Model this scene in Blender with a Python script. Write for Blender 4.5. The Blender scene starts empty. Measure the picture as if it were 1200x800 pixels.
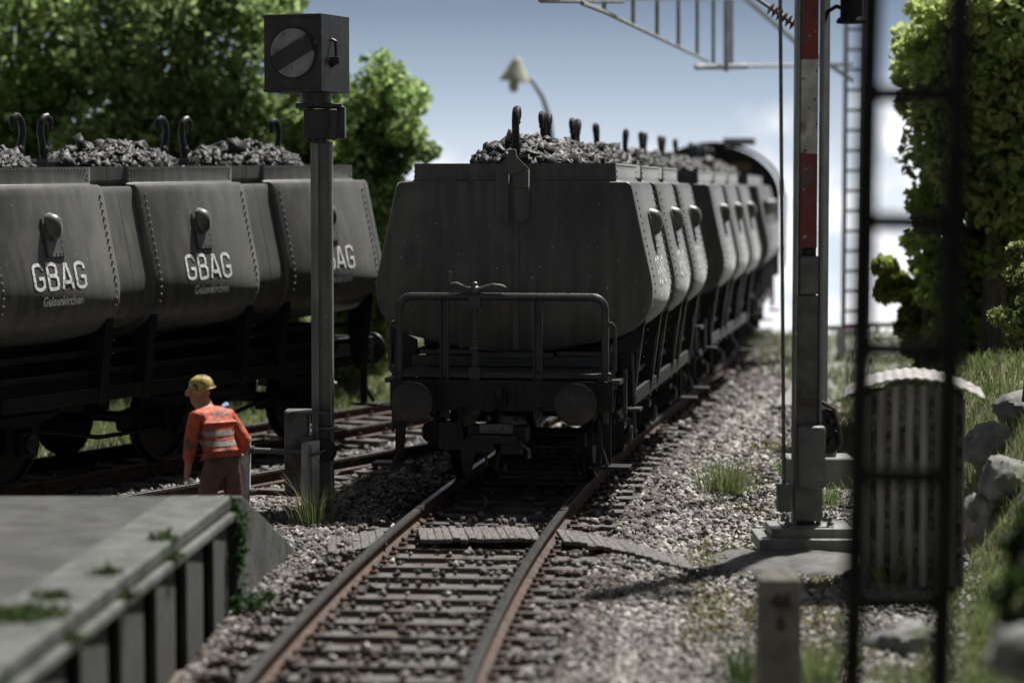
import bpy, math, random
import numpy as np
from mathutils import Vector, Matrix, Euler
R = math.radians
random.seed(7); rng = np.random.default_rng(7)
SC = bpy.context.scene; COL = SC.collection

# ------------------------------------------------------------------ camera
F_PX, HOR, CH = 2900.0, 222.0, 3.3           # focal length and horizon in a 1200 x 800 frame, eye height (m)
TILT = math.atan((400 - HOR) / F_PX)
cam_d = bpy.data.cameras.new('camera'); cam = bpy.data.objects.new('camera', cam_d); COL.objects.link(cam)
cam.location = (0, 0, CH); cam.rotation_euler = (R(90) - TILT, 0, 0)
cam_d.sensor_width = 36; cam_d.lens = F_PX * 36 / 1200
cam_d.clip_start = .5; cam_d.clip_end = 2000
cam_d.dof.use_dof = True; cam_d.dof.focus_distance = 27.0; cam_d.dof.aperture_fstop = .66
cam_d.dof.aperture_blades = 0
SC.camera = cam

# ------------------------------------------------------------------ sky, sun, exposure
SUN_EL, SUN_AZ = R(60), R(37)                # azimuth clockwise from +Y (away from the viewer)
sd = Vector((math.sin(SUN_AZ) * math.cos(SUN_EL), math.cos(SUN_AZ) * math.cos(SUN_EL), math.sin(SUN_EL)))
sun_d = bpy.data.lights.new('sun', 'SUN'); sun = bpy.data.objects.new('sun', sun_d); COL.objects.link(sun)
sun_d.energy = 5.0; sun_d.angle = R(2.0); sun_d.color = (1, .965, .91)
sun.rotation_euler = (-sd).to_track_quat('-Z', 'Y').to_euler()
SKYGAIN = 15.8
W = bpy.data.worlds.new('World'); SC.world = W; W.use_nodes = True
nt = W.node_tree; N = nt.nodes; L = nt.links; N.clear()
def wn(t, **k):
    n = N.new(t)
    for a, b in k.items(): setattr(n, a, b)
    return n
def wmath(op, a, b=None, c=None):
    n = wn('ShaderNodeMath', operation=op)
    for i, v in enumerate((a, b, c)):
        if v is None: continue
        if isinstance(v, (int, float)): n.inputs[i].default_value = v
        else: L.new(v, n.inputs[i])
    return n.outputs[0]
sky = wn('ShaderNodeTexSky', sky_type='NISHITA', sun_disc=False, sun_elevation=SUN_EL, sun_rotation=SUN_AZ,
         altitude=300, air_density=1.0, dust_density=1.2, ozone_density=1.6)
tc = wn('ShaderNodeTexCoord'); sep = wn('ShaderNodeSeparateXYZ'); L.new(tc.outputs['Generated'], sep.inputs[0])
# hazy desaturated blue of the day
hs = wn('ShaderNodeHueSaturation'); hs.inputs['Saturation'].default_value = .32; hs.inputs['Value'].default_value = .8
L.new(sky.outputs[0], hs.inputs['Color'])
nz = wn('ShaderNodeTexNoise'); nz.inputs['Scale'].default_value = 22; nz.inputs['Detail'].default_value = 6; nz.inputs['Roughness'].default_value = .5
L.new(tc.outputs['Generated'], nz.inputs['Vector'])
nz2 = wn('ShaderNodeTexNoise'); nz2.inputs['Scale'].default_value = 5; nz2.inputs['Detail'].default_value = 5
L.new(tc.outputs['Generated'], nz2.inputs['Vector'])
nz3 = wn('ShaderNodeTexNoise'); nz3.inputs['Scale'].default_value = 60; nz3.inputs['Detail'].default_value = 5; L.new(tc.outputs['Generated'], nz3.inputs['Vector'])
az = wmath('ARCTAN2', sep.outputs[0], sep.outputs[1])
bump = wmath('MULTIPLY', wmath('SMOOTH_MIN', wmath('MAXIMUM', wmath('SUBTRACT', az, .085), 0.0), .05, .02), 1.0)
edge = wmath('ADD', wmath('ADD', wmath('MULTIPLY', bump, .62), wmath('MULTIPLY', wmath('SUBTRACT', nz.outputs[0], .5), .12)), wmath('MULTIPLY', wmath('SUBTRACT', nz3.outputs[0], .5), .05))
low = wmath('SUBTRACT', edge, sep.outputs[2])
mr = wn('ShaderNodeMapRange', interpolation_type='SMOOTHSTEP'); L.new(low, mr.inputs[0])
mr.inputs[1].default_value = -.022; mr.inputs[2].default_value = .022
hi = wn('ShaderNodeMapRange', interpolation_type='SMOOTHSTEP'); L.new(nz2.outputs[0], hi.inputs[0])
hi.inputs[1].default_value = .5; hi.inputs[2].default_value = .72; hi.inputs[4].default_value = .75
elev = wn('ShaderNodeMapRange', interpolation_type='SMOOTHSTEP'); L.new(sep.outputs[2], elev.inputs[0])
elev.inputs[1].default_value = .07; elev.inputs[2].default_value = .12
hi2 = wmath('MULTIPLY', hi.outputs[0], elev.outputs[0])
fac = wmath('MAXIMUM', mr.outputs[0], hi2)
cl = wn('ShaderNodeMix', data_type='RGBA'); cr_ = wn('ShaderNodeMapRange', interpolation_type='SMOOTHSTEP'); L.new(wmath('ADD', wmath('MULTIPLY', nz.outputs[0], .55), wmath('MULTIPLY', nz3.outputs[0], .45)), cr_.inputs[0]); cr_.inputs[1].default_value = .38; cr_.inputs[2].default_value = .56; L.new(cr_.outputs[0], cl.inputs[0])
cl.inputs[6].default_value = (9.3, 10.3, 11.8, 1); cl.inputs[7].default_value = (15., 15.2, 15.6, 1)
# the band of sky near the horizon: pale haze below, deeper blue above
ramp = wn('ShaderNodeValToRGB'); L.new(wmath('MULTIPLY', sep.outputs[2], 8.), ramp.inputs[0]); er = ramp.color_ramp.elements
er[0].position = .0; er[0].color = (.58,.63,.69,1); er[1].position = 1.; er[1].color = (.13,.20,.34,1)
for p_, c_ in ((.14,(.50,.565,.645,1)), (.33,(.335,.41,.515,1)), (.62,(.165,.215,.30,1))):
    e_ = er.new(p_); e_.color = c_
rs = wn('ShaderNodeVectorMath', operation='SCALE'); L.new(ramp.outputs[0], rs.inputs[0]); rs.inputs['Scale'].default_value = SKYGAIN
hb = wn('ShaderNodeMapRange', interpolation_type='SMOOTHSTEP'); L.new(sep.outputs[2], hb.inputs[0]); hb.inputs[1].default_value = .10; hb.inputs[2].default_value = .22
m0 = wn('ShaderNodeMix', data_type='RGBA'); L.new(hb.outputs[0], m0.inputs[0]); L.new(rs.outputs[0], m0.inputs[6]); L.new(hs.outputs[0], m0.inputs[7])
mx = wn('ShaderNodeMix', data_type='RGBA'); L.new(fac, mx.inputs[0]); L.new(m0.outputs[2], mx.inputs[6]); L.new(cl.outputs[2], mx.inputs[7])
# sky dimmed behind the viewer, put in to cut fill light on front faces
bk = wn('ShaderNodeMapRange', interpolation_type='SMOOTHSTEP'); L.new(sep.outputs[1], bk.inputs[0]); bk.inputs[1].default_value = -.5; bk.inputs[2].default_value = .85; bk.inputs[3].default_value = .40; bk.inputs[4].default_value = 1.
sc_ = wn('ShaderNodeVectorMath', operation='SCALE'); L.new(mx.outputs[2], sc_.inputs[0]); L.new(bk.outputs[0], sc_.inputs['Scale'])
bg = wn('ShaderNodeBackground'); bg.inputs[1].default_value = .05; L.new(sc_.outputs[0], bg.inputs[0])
wo = wn('ShaderNodeOutputWorld'); L.new(bg.outputs[0], wo.inputs[0])
SC.view_settings.view_transform = 'Standard'; SC.view_settings.look = 'None'; SC.view_settings.gamma = 1
SC.view_settings.use_curve_mapping = False; SC.view_settings.exposure = .68
try:
    SC.cycles.max_bounces = 6; SC.cycles.transparent_max_bounces = 8; SC.cycles.use_denoising = True
except Exception: pass

# ------------------------------------------------------------------ pixel helpers (only used to work out positions)
def ray(px, py):
    a = TILT; u = (px - 600) / F_PX; v = (400 - py) / F_PX
    return Vector((u, math.cos(a) + v * math.sin(a), -math.sin(a) + v * math.cos(a)))
def at(px, py, Y):
    d = ray(px, py); k = Y / d.y
    return Vector((d.x * k, Y, CH + d.z * k))
def gnd(px, py, z=0.):
    d = ray(px, py); k = (z - CH) / d.z
    return Vector((d.x * k, d.y * k, z))

# ------------------------------------------------------------------ materials
def mat(name, c1, c2=None, scale=6., rough=.6, metal=0., bump=0., bscale=None, detail=5, speck=None, speck_amt=.72,
        speck_scale=60, attr=False, stretch=None, contrast=(.35, .65), spec=.5, trans=0., stain=None, stain_scale=2., stain_lo=.5, mossup=None, sheen=0., streak=False):
    m = bpy.data.materials.new(name); m.use_nodes = True
    t = m.node_tree; n = t.nodes; l = t.links
    b = n['Principled BSDF']; b.inputs['Roughness'].default_value = rough; b.inputs['Metallic'].default_value = metal
    b.inputs['Specular IOR Level'].default_value = spec
    if sheen: b.inputs['Sheen Weight'].default_value = sheen; b.inputs['Sheen Roughness'].default_value = .45; b.inputs['Sheen Tint'].default_value = (.8,.82,.78,1)
    co = n.new('ShaderNodeTexCoord'); src = co.outputs['Object']
    if stretch:
        mp = n.new('ShaderNodeMapping'); mp.inputs['Scale'].default_value = stretch; l.new(src, mp.inputs[0]); src2 = mp.outputs[0]
    else: src2 = src
    def noise(sc, det=detail, s=src2):
        q = n.new('ShaderNodeTexNoise'); q.inputs['Scale'].default_value = sc; q.inputs['Detail'].default_value = det
        l.new(s, q.inputs['Vector']); return q.outputs[0]
    def rng_(v, a, b_, lo=0., hi_=1.):
        q = n.new('ShaderNodeMapRange'); q.inputs[1].default_value = a; q.inputs[2].default_value = b_
        q.inputs[3].default_value = lo; q.inputs[4].default_value = hi_; l.new(v, q.inputs[0]); return q.outputs[0]
    def mix(f, a, b_, mode='MIX'):
        q = n.new('ShaderNodeMix'); q.data_type = 'RGBA'; q.blend_type = mode
        if isinstance(f, float): q.inputs[0].default_value = f
        else: l.new(f, q.inputs[0])
        for i, v in ((6, a), (7, b_)):
            if isinstance(v, tuple): q.inputs[i].default_value = v + (1,)
            else: l.new(v, q.inputs[i])
        return q.outputs[2]
    col = None
    if c2 is not None: col = mix(rng_(noise(scale), *contrast), c1, c2)
    if attr:
        a = n.new('ShaderNodeAttribute'); a.attribute_name = 'col'
        col = a.outputs[0] if c2 is None else mix(1., col, a.outputs[0], 'MULTIPLY')
    if stain: col = mix(rng_(noise(stain_scale, 6, src), stain_lo, stain_lo + .13), col if col is not None else c1, stain)
    if streak:
        mp2 = n.new('ShaderNodeMapping'); mp2.inputs['Scale'].default_value = (5, 5, .55); l.new(co.outputs['Object'], mp2.inputs[0])
        q1 = noise(1.6, 6, mp2.outputs[0]); q2 = noise(.8, 4, src)
        col = mix(rng_(q1, .42, .70), col, (.105,.10,.088)); col = mix(rng_(q2, .5, .75), col, (.028,.028,.027))
    if mossup:
        ge = n.new('ShaderNodeNewGeometry'); sp = n.new('ShaderNodeSeparateXYZ'); l.new(ge.outputs['Normal'], sp.inputs[0])
        k = n.new('ShaderNodeMath'); k.operation = 'MULTIPLY'; l.new(rng_(sp.outputs[2], .3, .8), k.inputs[0]); l.new(rng_(noise(3., 6, src), .48, .6), k.inputs[1])
        col = mix(k.outputs[0], col, mossup)
    if speck: col = mix(rng_(noise(speck_scale, 2, src), speck_amt, speck_amt + .03), col if col is not None else c1, speck)
    if col is None: b.inputs['Base Color'].default_value = c1 + (1,)
    else: l.new(col, b.inputs['Base Color'])
    if c2 is not None: l.new(rng_(noise(scale * 2.3), .3, .7, max(0, rough - .12), min(1, rough + .12)), b.inputs['Roughness'])
    if bump:
        bp = n.new('ShaderNodeBump'); bp.inputs['Strength'].default_value = min(1, bump * 1.); bp.inputs['Distance'].default_value = .02 * max(1, bump)
        l.new(noise(bscale or scale * 3, 8), bp.inputs['Height']); l.new(bp.outputs[0], b.inputs['Normal'])
    if trans:
        tr = n.new('ShaderNodeBsdfTranslucent'); l.new(col, tr.inputs[0]); ms = n.new('ShaderNodeMixShader'); ms.inputs[0].default_value = trans
        l.new(b.outputs[0], ms.inputs[1]); l.new(tr.outputs[0], ms.inputs[2]); l.new(ms.outputs[0], n['Material Output'].inputs[0])
    return m

M = dict(
 paint=mat('wagon_paint', (.038,.039,.036), (.060,.061,.057), 70, .36, sheen=.26, streak=True, bump=.22, bscale=130, contrast=(.3,.7), speck=(.45,.45,.42), speck_amt=.735, speck_scale=30, stain=(.115,.11,.098), stain_scale=1.3, stain_lo=.57),
 black=mat('underframe_black', (.006,.006,.006), (.014,.0135,.013), 14, .5, spec=.35, bump=.15, bscale=60, stain=(.024,.018,.014), stain_scale=4, stain_lo=.6),
 railblack=mat('railing_black', (.018,.018,.0175), (.035,.034,.033), 14, .42, bump=.15, spec=.6),
 buffersteel=mat('buffer_steel', (.013,.013,.013), (.024,.024,.023), 9, .38, bump=.15, stain=(.04,.038,.034), stain_scale=5, stain_lo=.6),
 rivet=mat('rivet_lit_tone', (.15,.15,.14), (.22,.22,.21), 30, .45),  # paler than the wagon paint: light catching the rivet heads is in the colour
 brakemetal=mat('worn_metal', (.07,.068,.062), (.15,.145,.13), 30, .45, metal=.5, bump=.2),
 white=mat('lettering_white', (.50,.51,.50), (.85,.86,.85), 30, .7, contrast=(.35,.6), stain=(.14,.14,.135), stain_scale=9, stain_lo=.60, speck=(.1,.1,.1), speck_amt=.62, speck_scale=50),
 coal=mat('coal', (.010,.010,.011), (.032,.031,.031), 9, .6, bump=.5, bscale=55, attr=False, spec=.4),
 railtop=mat('rail_head', (.05,.05,.05), (.12,.12,.117), 12, .36, metal=.75, bump=.1),
 rust=mat('rusty_rail', (.025,.016,.012), (.09,.045,.026), 9, .85, bump=.4, bscale=40, stain=(.045,.036,.03), stain_scale=2.5, stain_lo=.5),
 sleeper=mat('sleeper_wood', (.045,.042,.039), (.145,.137,.13), 5, .85, bump=.8, bscale=14, stretch=(1,8,8), stain=(.06,.035,.022), stain_scale=1.6, stain_lo=.57),
 plank=mat('weathered_plank', (.045,.042,.039), (.17,.16,.15), 6, .9, bump=.9, bscale=16, stretch=(9,.9,9), contrast=(.3,.6)),
 stone=mat('ballast_stone', (.55,.55,.55), (1,1,1), 9, .85, attr=True, bump=.3, bscale=30),
 soil=mat('soil', (.06,.047,.037), (.13,.108,.088), 2.2, .95, bump=1., bscale=12, stain=(.05,.06,.028), stain_scale=.7, stain_lo=.52),
 grassground=mat('grass_soil', (.05,.055,.028), (.12,.115,.06), .9, .95, bump=1., bscale=14),
 leaf=mat('leaf', (.8,.8,.8), (1,1,1), 3, .55, attr=True, trans=.65, spec=.3),
 blade=mat('grass_blade', (.7,.7,.7), (1,1,1), 3, .6, attr=True, trans=.3, spec=.3),
 bark=mat('bark', (.045,.035,.027), (.11,.09,.07), 6, .95, bump=1., stretch=(3,3,.6)),
 concrete=mat('platform_concrete', (.020,.0215,.021), (.048,.049,.047), 1.6, .85, bump=.5, bscale=22, stain=(.028,.028,.027), stain_scale=.9, stain_lo=.5, speck=(.045,.06,.03), speck_amt=.68, speck_scale=4),
 wallc=mat('platform_wall', (.02,.021,.02), (.042,.043,.04), 3, .9, bump=.5, stain=(.03,.045,.02), stain_scale=3, stain_lo=.55),
 post=mat('weathered_post', (.28,.28,.27), (.58,.58,.56), 6, .8, bump=.7, bscale=18, stretch=(1.5,1.5,.5), stain=(.05,.035,.028), stain_scale=5, stain_lo=.58),
 edge=mat('platform_edge', (.036,.039,.036), (.095,.097,.09), 3.5, .7, bump=.5, bscale=20, stain=(.028,.045,.02), stain_scale=2.2, stain_lo=.56),
 slab=mat('stone_slab', (.035,.036,.035), (.11,.108,.10), 3, .8, bump=1., bscale=6),
 steel=mat('grey_green_steel', (.11,.115,.107), (.22,.225,.205), 4, .5, metal=.25, bump=.2, bscale=30, stretch=(1,1,.35), stain=(.12,.075,.05), stain_scale=2.4, stain_lo=.63, speck=(.35,.35,.33), speck_amt=.7, speck_scale=22),
 mastgrey=mat('mast_grey', (.075,.078,.075), (.13,.135,.13), 5, .5, metal=.2, bump=.2, bscale=30, stain=(.05,.043,.036), stain_scale=2.6, stain_lo=.5, speck=(.25,.25,.24), speck_amt=.7, speck_scale=25),
 signalblack=mat('signal_black', (.012,.012,.012), (.034,.033,.031), 5, .42, bump=.15, bscale=30, stretch=(1,1,.4), contrast=(.42,.7), speck=(.2,.2,.19), speck_amt=.71, speck_scale=16),
 disc=mat('disc_grey', (.15,.157,.16), (.28,.285,.285), 5, .5, speck=(.06,.06,.06), speck_amt=.66, speck_scale=20),
 red=mat('sign_red', (.19,.02,.016), (.11,.016,.014), 7, .5, stain=(.09,.065,.06), stain_scale=4.5, stain_lo=.52, speck=(.45,.38,.36), speck_amt=.66, speck_scale=12),
 signwhite=mat('sign_white', (.34,.325,.295), (.56,.54,.50), 8, .5, stain=(.17,.14,.115), stain_scale=4.5, stain_lo=.52, speck=(.08,.07,.06), speck_amt=.63, speck_scale=14),
 locored=mat('loco_red', (.30,.03,.02), (.18,.02,.015), 5, .5),
 skin=mat('skin', (.36,.19,.105), (.27,.13,.07), 20, .6, bump=.15),
 orange=mat('orange_cloth', (.36,.055,.017), (.48,.085,.026), 16, .7, bump=1., bscale=13, stain=(.10,.06,.05), stain_scale=6, stain_lo=.51),
 stripe=mat('reflective_stripe', (.15,.15,.15), (.30,.295,.28), 22, .5, stain=(.2,.1,.06), stain_scale=14, stain_lo=.6),
 brown=mat('brown_cloth', (.075,.032,.021), (.13,.055,.038), 9, .65, bump=.4, bscale=20, stain=(.03,.024,.022), stain_scale=6, stain_lo=.58),
 yellow=mat('helmet_yellow', (.36,.28,.06), (.48,.38,.11), 12, .65, bump=.5, bscale=30, stain=(.05,.04,.03), stain_scale=18, stain_lo=.5),
 blue=mat('blue_cloth', (.10,.22,.42), (.16,.28,.48), 12, .6),
 dark=mat('dark', (.02,.017,.014), None, rough=.6),
 kmstone=mat('km_stone', (.10,.095,.08), (.17,.16,.135), 5, .9, bump=.5, bscale=14, stain=(.10,.09,.07), stain_scale=2.6, stain_lo=.55),
 kmpaint=mat('numeral_black', (.015,.015,.015), (.04,.035,.03), 12, .8),
 corr=mat('corrugated_sheet', (.22,.21,.195), (.40,.385,.36), 5, .7, bump=.4, bscale=20, stretch=(3,3,.4)),
 corrrust=mat('rusty_valley', (.06,.045,.04), (.22,.20,.18), 14, .85, bump=.6, bscale=24, contrast=(.42,.58)),
 corrroof=mat('corrugated_roof', (.20,.195,.185), (.34,.33,.32), 6, .8, bump=.4, stain=(.15,.075,.06), stain_scale=5, stain_lo=.60),
 rock=mat('rock', (.07,.072,.074), (.20,.20,.195), 3.2, .8, bump=1., bscale=9, mossup=(.07,.085,.035)),
 lattice=mat('lattice_paint', (.007,.007,.008), (.014,.014,.015), 4, .8, spec=.15),
 farsteel=mat('far_steel', (.24,.26,.27), (.36,.38,.39), 3, .6),
 enamel=mat('lamp_enamel', (.45,.46,.36), (.58,.58,.47), 4, .4),
 insul=mat('insulator_brown', (.09,.035,.022), (.15,.06,.04), 6, .3),
 brass=mat('window_brown', (.10,.06,.035), (.15,.09,.05), 6, .4),
 asphalt=mat('asphalt', (.16,.16,.155), (.24,.24,.23), 2, .9, bump=.4),
)
def gmat(m):  # soft clear glass for the lamp
    pass

# ------------------------------------------------------------------ mesh builder
class MB:
    def __init__(s): s.v = []; s.f = []; s.mi = []; s.mats = []
    def m(s, k):
        if k not in s.mats: s.mats.append(k)
        return s.mats.index(k)
    def add(s, vs, fs, k=None, T=None):
        o = len(s.v)
        for p in vs:
            p = Vector(p)
            s.v.append(T @ p if T is not None else p)
        i = s.m(k) if k else 0
        for f in fs: s.f.append([a + o for a in f]); s.mi.append(i)
    def box(s, c, d, k=None, rot=None, T=None, taper=1.):
        x, y, z = [q / 2 for q in d]; vs = []
        for sz in (-1, 1):
            t = taper if sz > 0 else 1
            for sx, sy in ((-1,-1),(1,-1),(1,1),(-1,1)): vs.append(Vector((sx*x*t, sy*y*t, sz*z)))
        if rot is not None:
            e = Euler(rot).to_matrix(); vs = [e @ p for p in vs]
        vs = [p + Vector(c) for p in vs]
        s.add(vs, [(3,2,1,0),(4,5,6,7),(0,1,5,4),(1,2,6,5),(2,3,7,6),(3,0,4,7)], k, T); return s
    def tube(s, pts, r, k=None, n=8, T=None, cap=True):
        pts = [Vector(p) for p in pts]; m = len(pts)
        rs = r if isinstance(r, (list, tuple)) else [r] * m
        vs = []; up = None
        for i, p in enumerate(pts):
            d = (pts[min(i+1, m-1)] - pts[max(i-1, 0)]).normalized()
            if up is None: up = Vector((0,0,1)) if abs(d.z) < .9 else Vector((1,0,0))
            a = d.cross(up).normalized(); up = a.cross(d).normalized()
            for j in range(n):
                t = 2*math.pi*(j+.5)/n
                vs.append(p + (a*math.cos(t) + up*math.sin(t)) * rs[i])
        fs = []
        for i in range(m-1):
            for j in range(n):
                j2 = (j+1) % n; fs.append((i*n+j, i*n+j2, (i+1)*n+j2, (i+1)*n+j))
        if cap: fs.append(tuple(range(n))[::-1]); fs.append(tuple((m-1)*n+j for j in range(n)))
        s.add(vs, fs, k, T); return s
    def lathe(s, prof, k=None, n=24, T=None):   # prof: (r,z) list, axis z
        vs = []; fs = []; m = len(prof)
        for r, z in prof:
            for j in range(n):
                t = 2*math.pi*j/n; vs.append((r*math.cos(t), r*math.sin(t), z))
        for i in range(m-1):
            for j in range(n):
                j2 = (j+1) % n; fs.append((i*n+j, i*n+j2, (i+1)*n+j2, (i+1)*n+j))
        fs.append(tuple(range(n))[::-1]); fs.append(tuple((m-1)*n+j for j in range(n)))
        s.add(vs, fs, k, T); return s
    def ball(s, c, r, k=None, n=10, T=None):
        r = r if isinstance(r, (tuple, list)) else (r,)*3
        vs = [Vector((0,0,-1))]; fs = []; m = max(3, n//2)
        for i in range(1, m):
            p = math.pi*i/m - math.pi/2
            for j in range(n):
                t = 2*math.pi*j/n; vs.append(Vector((math.cos(p)*math.cos(t), math.cos(p)*math.sin(t), math.sin(p))))
        vs.append(Vector((0,0,1)))
        for j in range(n): fs.append((0, 1+(j+1)%n, 1+j))
        for i in range(m-2):
            for j in range(n):
                a = 1+i*n; b = a+n; fs.append((a+j, a+(j+1)%n, b+(j+1)%n, b+j))
        t = len(vs)-1; a = 1+(m-2)*n
        for j in range(n): fs.append((a+j, a+(j+1)%n, t))
        vs = [Vector((p.x*r[0], p.y*r[1], p.z*r[2])) + Vector(c) for p in vs]
        s.add(vs, fs, k, T); return s
    def prism(s, poly, h, k=None, T=None):      # poly in xy, extruded along z 0..h
        n = len(poly); vs = [(x, y, 0) for x, y in poly] + [(x, y, h) for x, y in poly]
        fs = [tuple(range(n))[::-1], tuple(range(n, 2*n))] + [(i, (i+1)%n, n+(i+1)%n, n+i) for i in range(n)]
        s.add(vs, fs, k, T); return s
    def build(s, name, material=None, parent=None, bevel=0., smooth=True, loc=None):
        me = bpy.data.meshes.new(name); me.from_pydata([tuple(p) for p in s.v], [], s.f); me.update()
        keys = s.mats or []
        if material: keys = [material] if not keys else [material if k is None else k for k in keys]
        for k in keys: me.materials.append(M[k])
        if len(keys) > 1:
            for p, i in zip(me.polygons, s.mi): p.material_index = i
        if smooth:
            me.polygons.foreach_set('use_smooth', [True]*len(me.polygons)); me.set_sharp_from_angle(angle=R(32))
        o = bpy.data.objects.new(name, me); COL.objects.link(o)
        if parent: o.parent = parent
        if loc is not None: o.location = loc
        if bevel:
            b = o.modifiers.new('bevel', 'BEVEL'); b.width = bevel; b.segments = 2; b.limit_method = 'ANGLE'; b.angle_limit = R(40)
        return o
def tag(o, label=None, cat=None, group=None, kind=None):
    for a, b in (('label', label), ('category', cat), ('group', group), ('kind', kind)):
        if b: o[a] = b
    return o
def empty(name, loc, rz=0, rx=0, label=None, cat=None, group=None):
    o = bpy.data.objects.new(name, None); COL.objects.link(o); o.location = loc; o.rotation_euler = (rx, 0, rz); o.empty_display_size = .2
    return tag(o, label, cat, group)
def kids(o): return [c for c in bpy.data.objects if c.parent == o]
def copy_tree(o, parent=None):
    c = o.copy(); COL.objects.link(c); c.parent = parent
    for ch in kids(o): copy_tree(ch, c)
    return c
def TR(loc, rot=(0,0,0)): return Matrix.Translation(loc) @ Euler(rot).to_matrix().to_4x4()
def fast_mesh(name, verts, faces, cols, material, parent=None, smooth=False):
    """verts (n,3), faces (m,k), cols (n,3) -> object with point colour attribute 'col'"""
    me = bpy.data.meshes.new(name); k = faces.shape[1]
    me.vertices.add(len(verts)); me.vertices.foreach_set('co', verts.astype(np.float32).ravel())
    me.loops.add(faces.size); me.loops.foreach_set('vertex_index', faces.astype(np.int32).ravel())
    me.polygons.add(len(faces)); me.polygons.foreach_set('loop_start', np.arange(0, faces.size, k, dtype=np.int32))
    me.update(calc_edges=True)
    if cols is not None:
        a = me.color_attributes.new('col', 'FLOAT_COLOR', 'POINT')
        a.data.foreach_set('color', np.hstack([cols, np.ones((len(cols), 1))]).astype(np.float32).ravel())
    if smooth: me.polygons.foreach_set('use_smooth', [True]*len(me.polygons))
    me.materials.append(M[material]); o = bpy.data.objects.new(name, me); COL.objects.link(o)
    if parent: o.parent = parent
    return o
def rotmats(n):
    q = rng.normal(size=(n, 4)); q /= np.linalg.norm(q, axis=1)[:, None]; w, x, y, z = q.T
    return np.stack([1-2*(y*y+z*z), 2*(x*y-z*w), 2*(x*z+y*w), 2*(x*y+z*w), 1-2*(x*x+z*z), 2*(y*z-x*w),
                     2*(x*z-y*w), 2*(y*z+x*w), 1-2*(x*x+y*y)], 1).reshape(n, 3, 3)
CUBE = np.array([(x, y, z) for z in (-1, 1) for y in (-1, 1) for x in (-1, 1)], float)
CF = np.array([(0,2,3,1),(4,5,7,6),(0,1,5,4),(2,6,7,3),(0,4,6,2),(1,3,7,5)])
def stones(name, pos, size, cols, material='stone', flat=.7, parent=None, lo=.35):
    n = len(pos); v = CUBE[None]*rng.uniform(lo, 1.0, (n, 8, 3)) * np.stack([np.ones(n), rng.uniform(.55, 1, n), rng.uniform(.45, .9, n)*flat/.7], 1)[:, None]
    v = v * size[:, None, None] * .5 * 1.25
    v = np.einsum('nij,nkj->nki', rotmats(n), v) + pos[:, None]
    f = CF[None] + (np.arange(n)*8)[:, None, None]
    c = np.repeat(cols, 8, 0)
    return fast_mesh(name, v.reshape(-1, 3), f.reshape(-1, 4), c if material == 'stone' else None, material, parent)
def vnoise(x, y, s, seed=0):
    """cheap smooth value noise"""
    x = np.asarray(x)/s + seed*17.3; y = np.asarray(y)/s + seed*9.1
    xi = np.floor(x); yi = np.floor(y); fx = x-xi; fy = y-yi; fx = fx*fx*(3-2*fx); fy = fy*fy*(3-2*fy)
    h = lambda a, b: (np.sin(a*127.1+b*311.7+seed)*43758.5453) % 1.
    return (h(xi,yi)*(1-fx)+h(xi+1,yi)*fx)*(1-fy)+(h(xi,yi+1)*(1-fx)+h(xi+1,yi+1)*fx)*fy

# ------------------------------------------------------------------ track geometry
TP = np.array([(10,-1.37),(12,-1.28),(14,-1.18),(16.7,-1.03),(18.9,-.89),(21.55,-.68),(23.5,-.49),(25,-.28),(27.7,.09),(31.5,.64),(35.3,1.24),(38,1.71),(42.6,2.52),(46,3.08),(53,4.12),(60,4.98),(64,5.45)])
PC = np.polyfit(TP[:,0]-35, TP[:,1], 5)
def tx(y): return float(np.polyval(PC, y-35))
def ths(y): return math.atan((tx(y+.5)-tx(y-.5)))     # heading from +Y towards +X
LD = Vector((math.sin(R(29.1)), math.cos(R(29.1)), 0))  # left wagon direction
LB = Vector((-6.85, 27.3, 0))                            # left wagon body, near end
def lx(y):                                              # left track centre line
    y0 = 37.
    x = LB.x + (min(y, y0) - LB.y) * math.tan(R(29.1))
    if y > y0:
        t = y - y0; x += .556*t - .0215*t*t if t < 9 else .556*9 - .0215*81 + .17*(t-9)
    return x
def lz(y): return -.06 + (y - 27.3) * .011

# ------------------------------------------------------------------ terrain
def BE(y): return 4.0 + .22*np.minimum(np.asarray(y, float)-22, 0) + .06*np.clip(np.asarray(y, float)-22, 0, 20)
def terrain_z(x, y):
    x = np.asarray(x, float); y = np.asarray(y, float)
    z = -.27 + .05*(vnoise(x, y, 1.1)-.5) + .03*(vnoise(x, y, .35, 3)-.5)
    c = np.polyval(PC, y-35); d = x - c
    # right bank
    e = np.clip((x - (BE(y) + .5*(vnoise(x, y, 2.1, 2)-.5)))/1.5, 0, 1); e = e*e*(3-2*e)
    fade = np.clip((44-y)/12, 0, 1)
    near = np.clip((y-12)/6, 0, 1)
    z = z + e*1.25*fade*(.45+.55*near) + np.clip(x-6, 0, 30)*.10*fade + e*.25*(vnoise(x, y, .9, 5)-.5)
    # left land behind the left track
    z = z + np.clip(-x-14, 0, 40)*.02
    # crest: the land falls away behind
    z = z - np.clip(y-63, 0, 1e3)*.45 - np.clip(y-60, 0, 3)**2*.05
    return z
xs = np.concatenate([np.linspace(-140,-22,14), np.linspace(-20,-7.2,20), np.linspace(-7,7,113), np.linspace(7.3,20,26), np.linspace(24,140,14)])
ys = np.concatenate([np.linspace(-10,9,6), np.linspace(10,40,200), np.linspace(40.5,64,48), np.linspace(66,300,20)])
GX, GY = np.meshgrid(xs, ys); GZ = terrain_z(GX, GY); nx = len(xs)
idx = np.arange(len(ys)*nx).reshape(len(ys), nx)
gf = np.stack([idx[:-1,:-1], idx[:-1,1:], idx[1:,1:], idx[1:,:-1]], -1).reshape(-1, 4)
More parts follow.
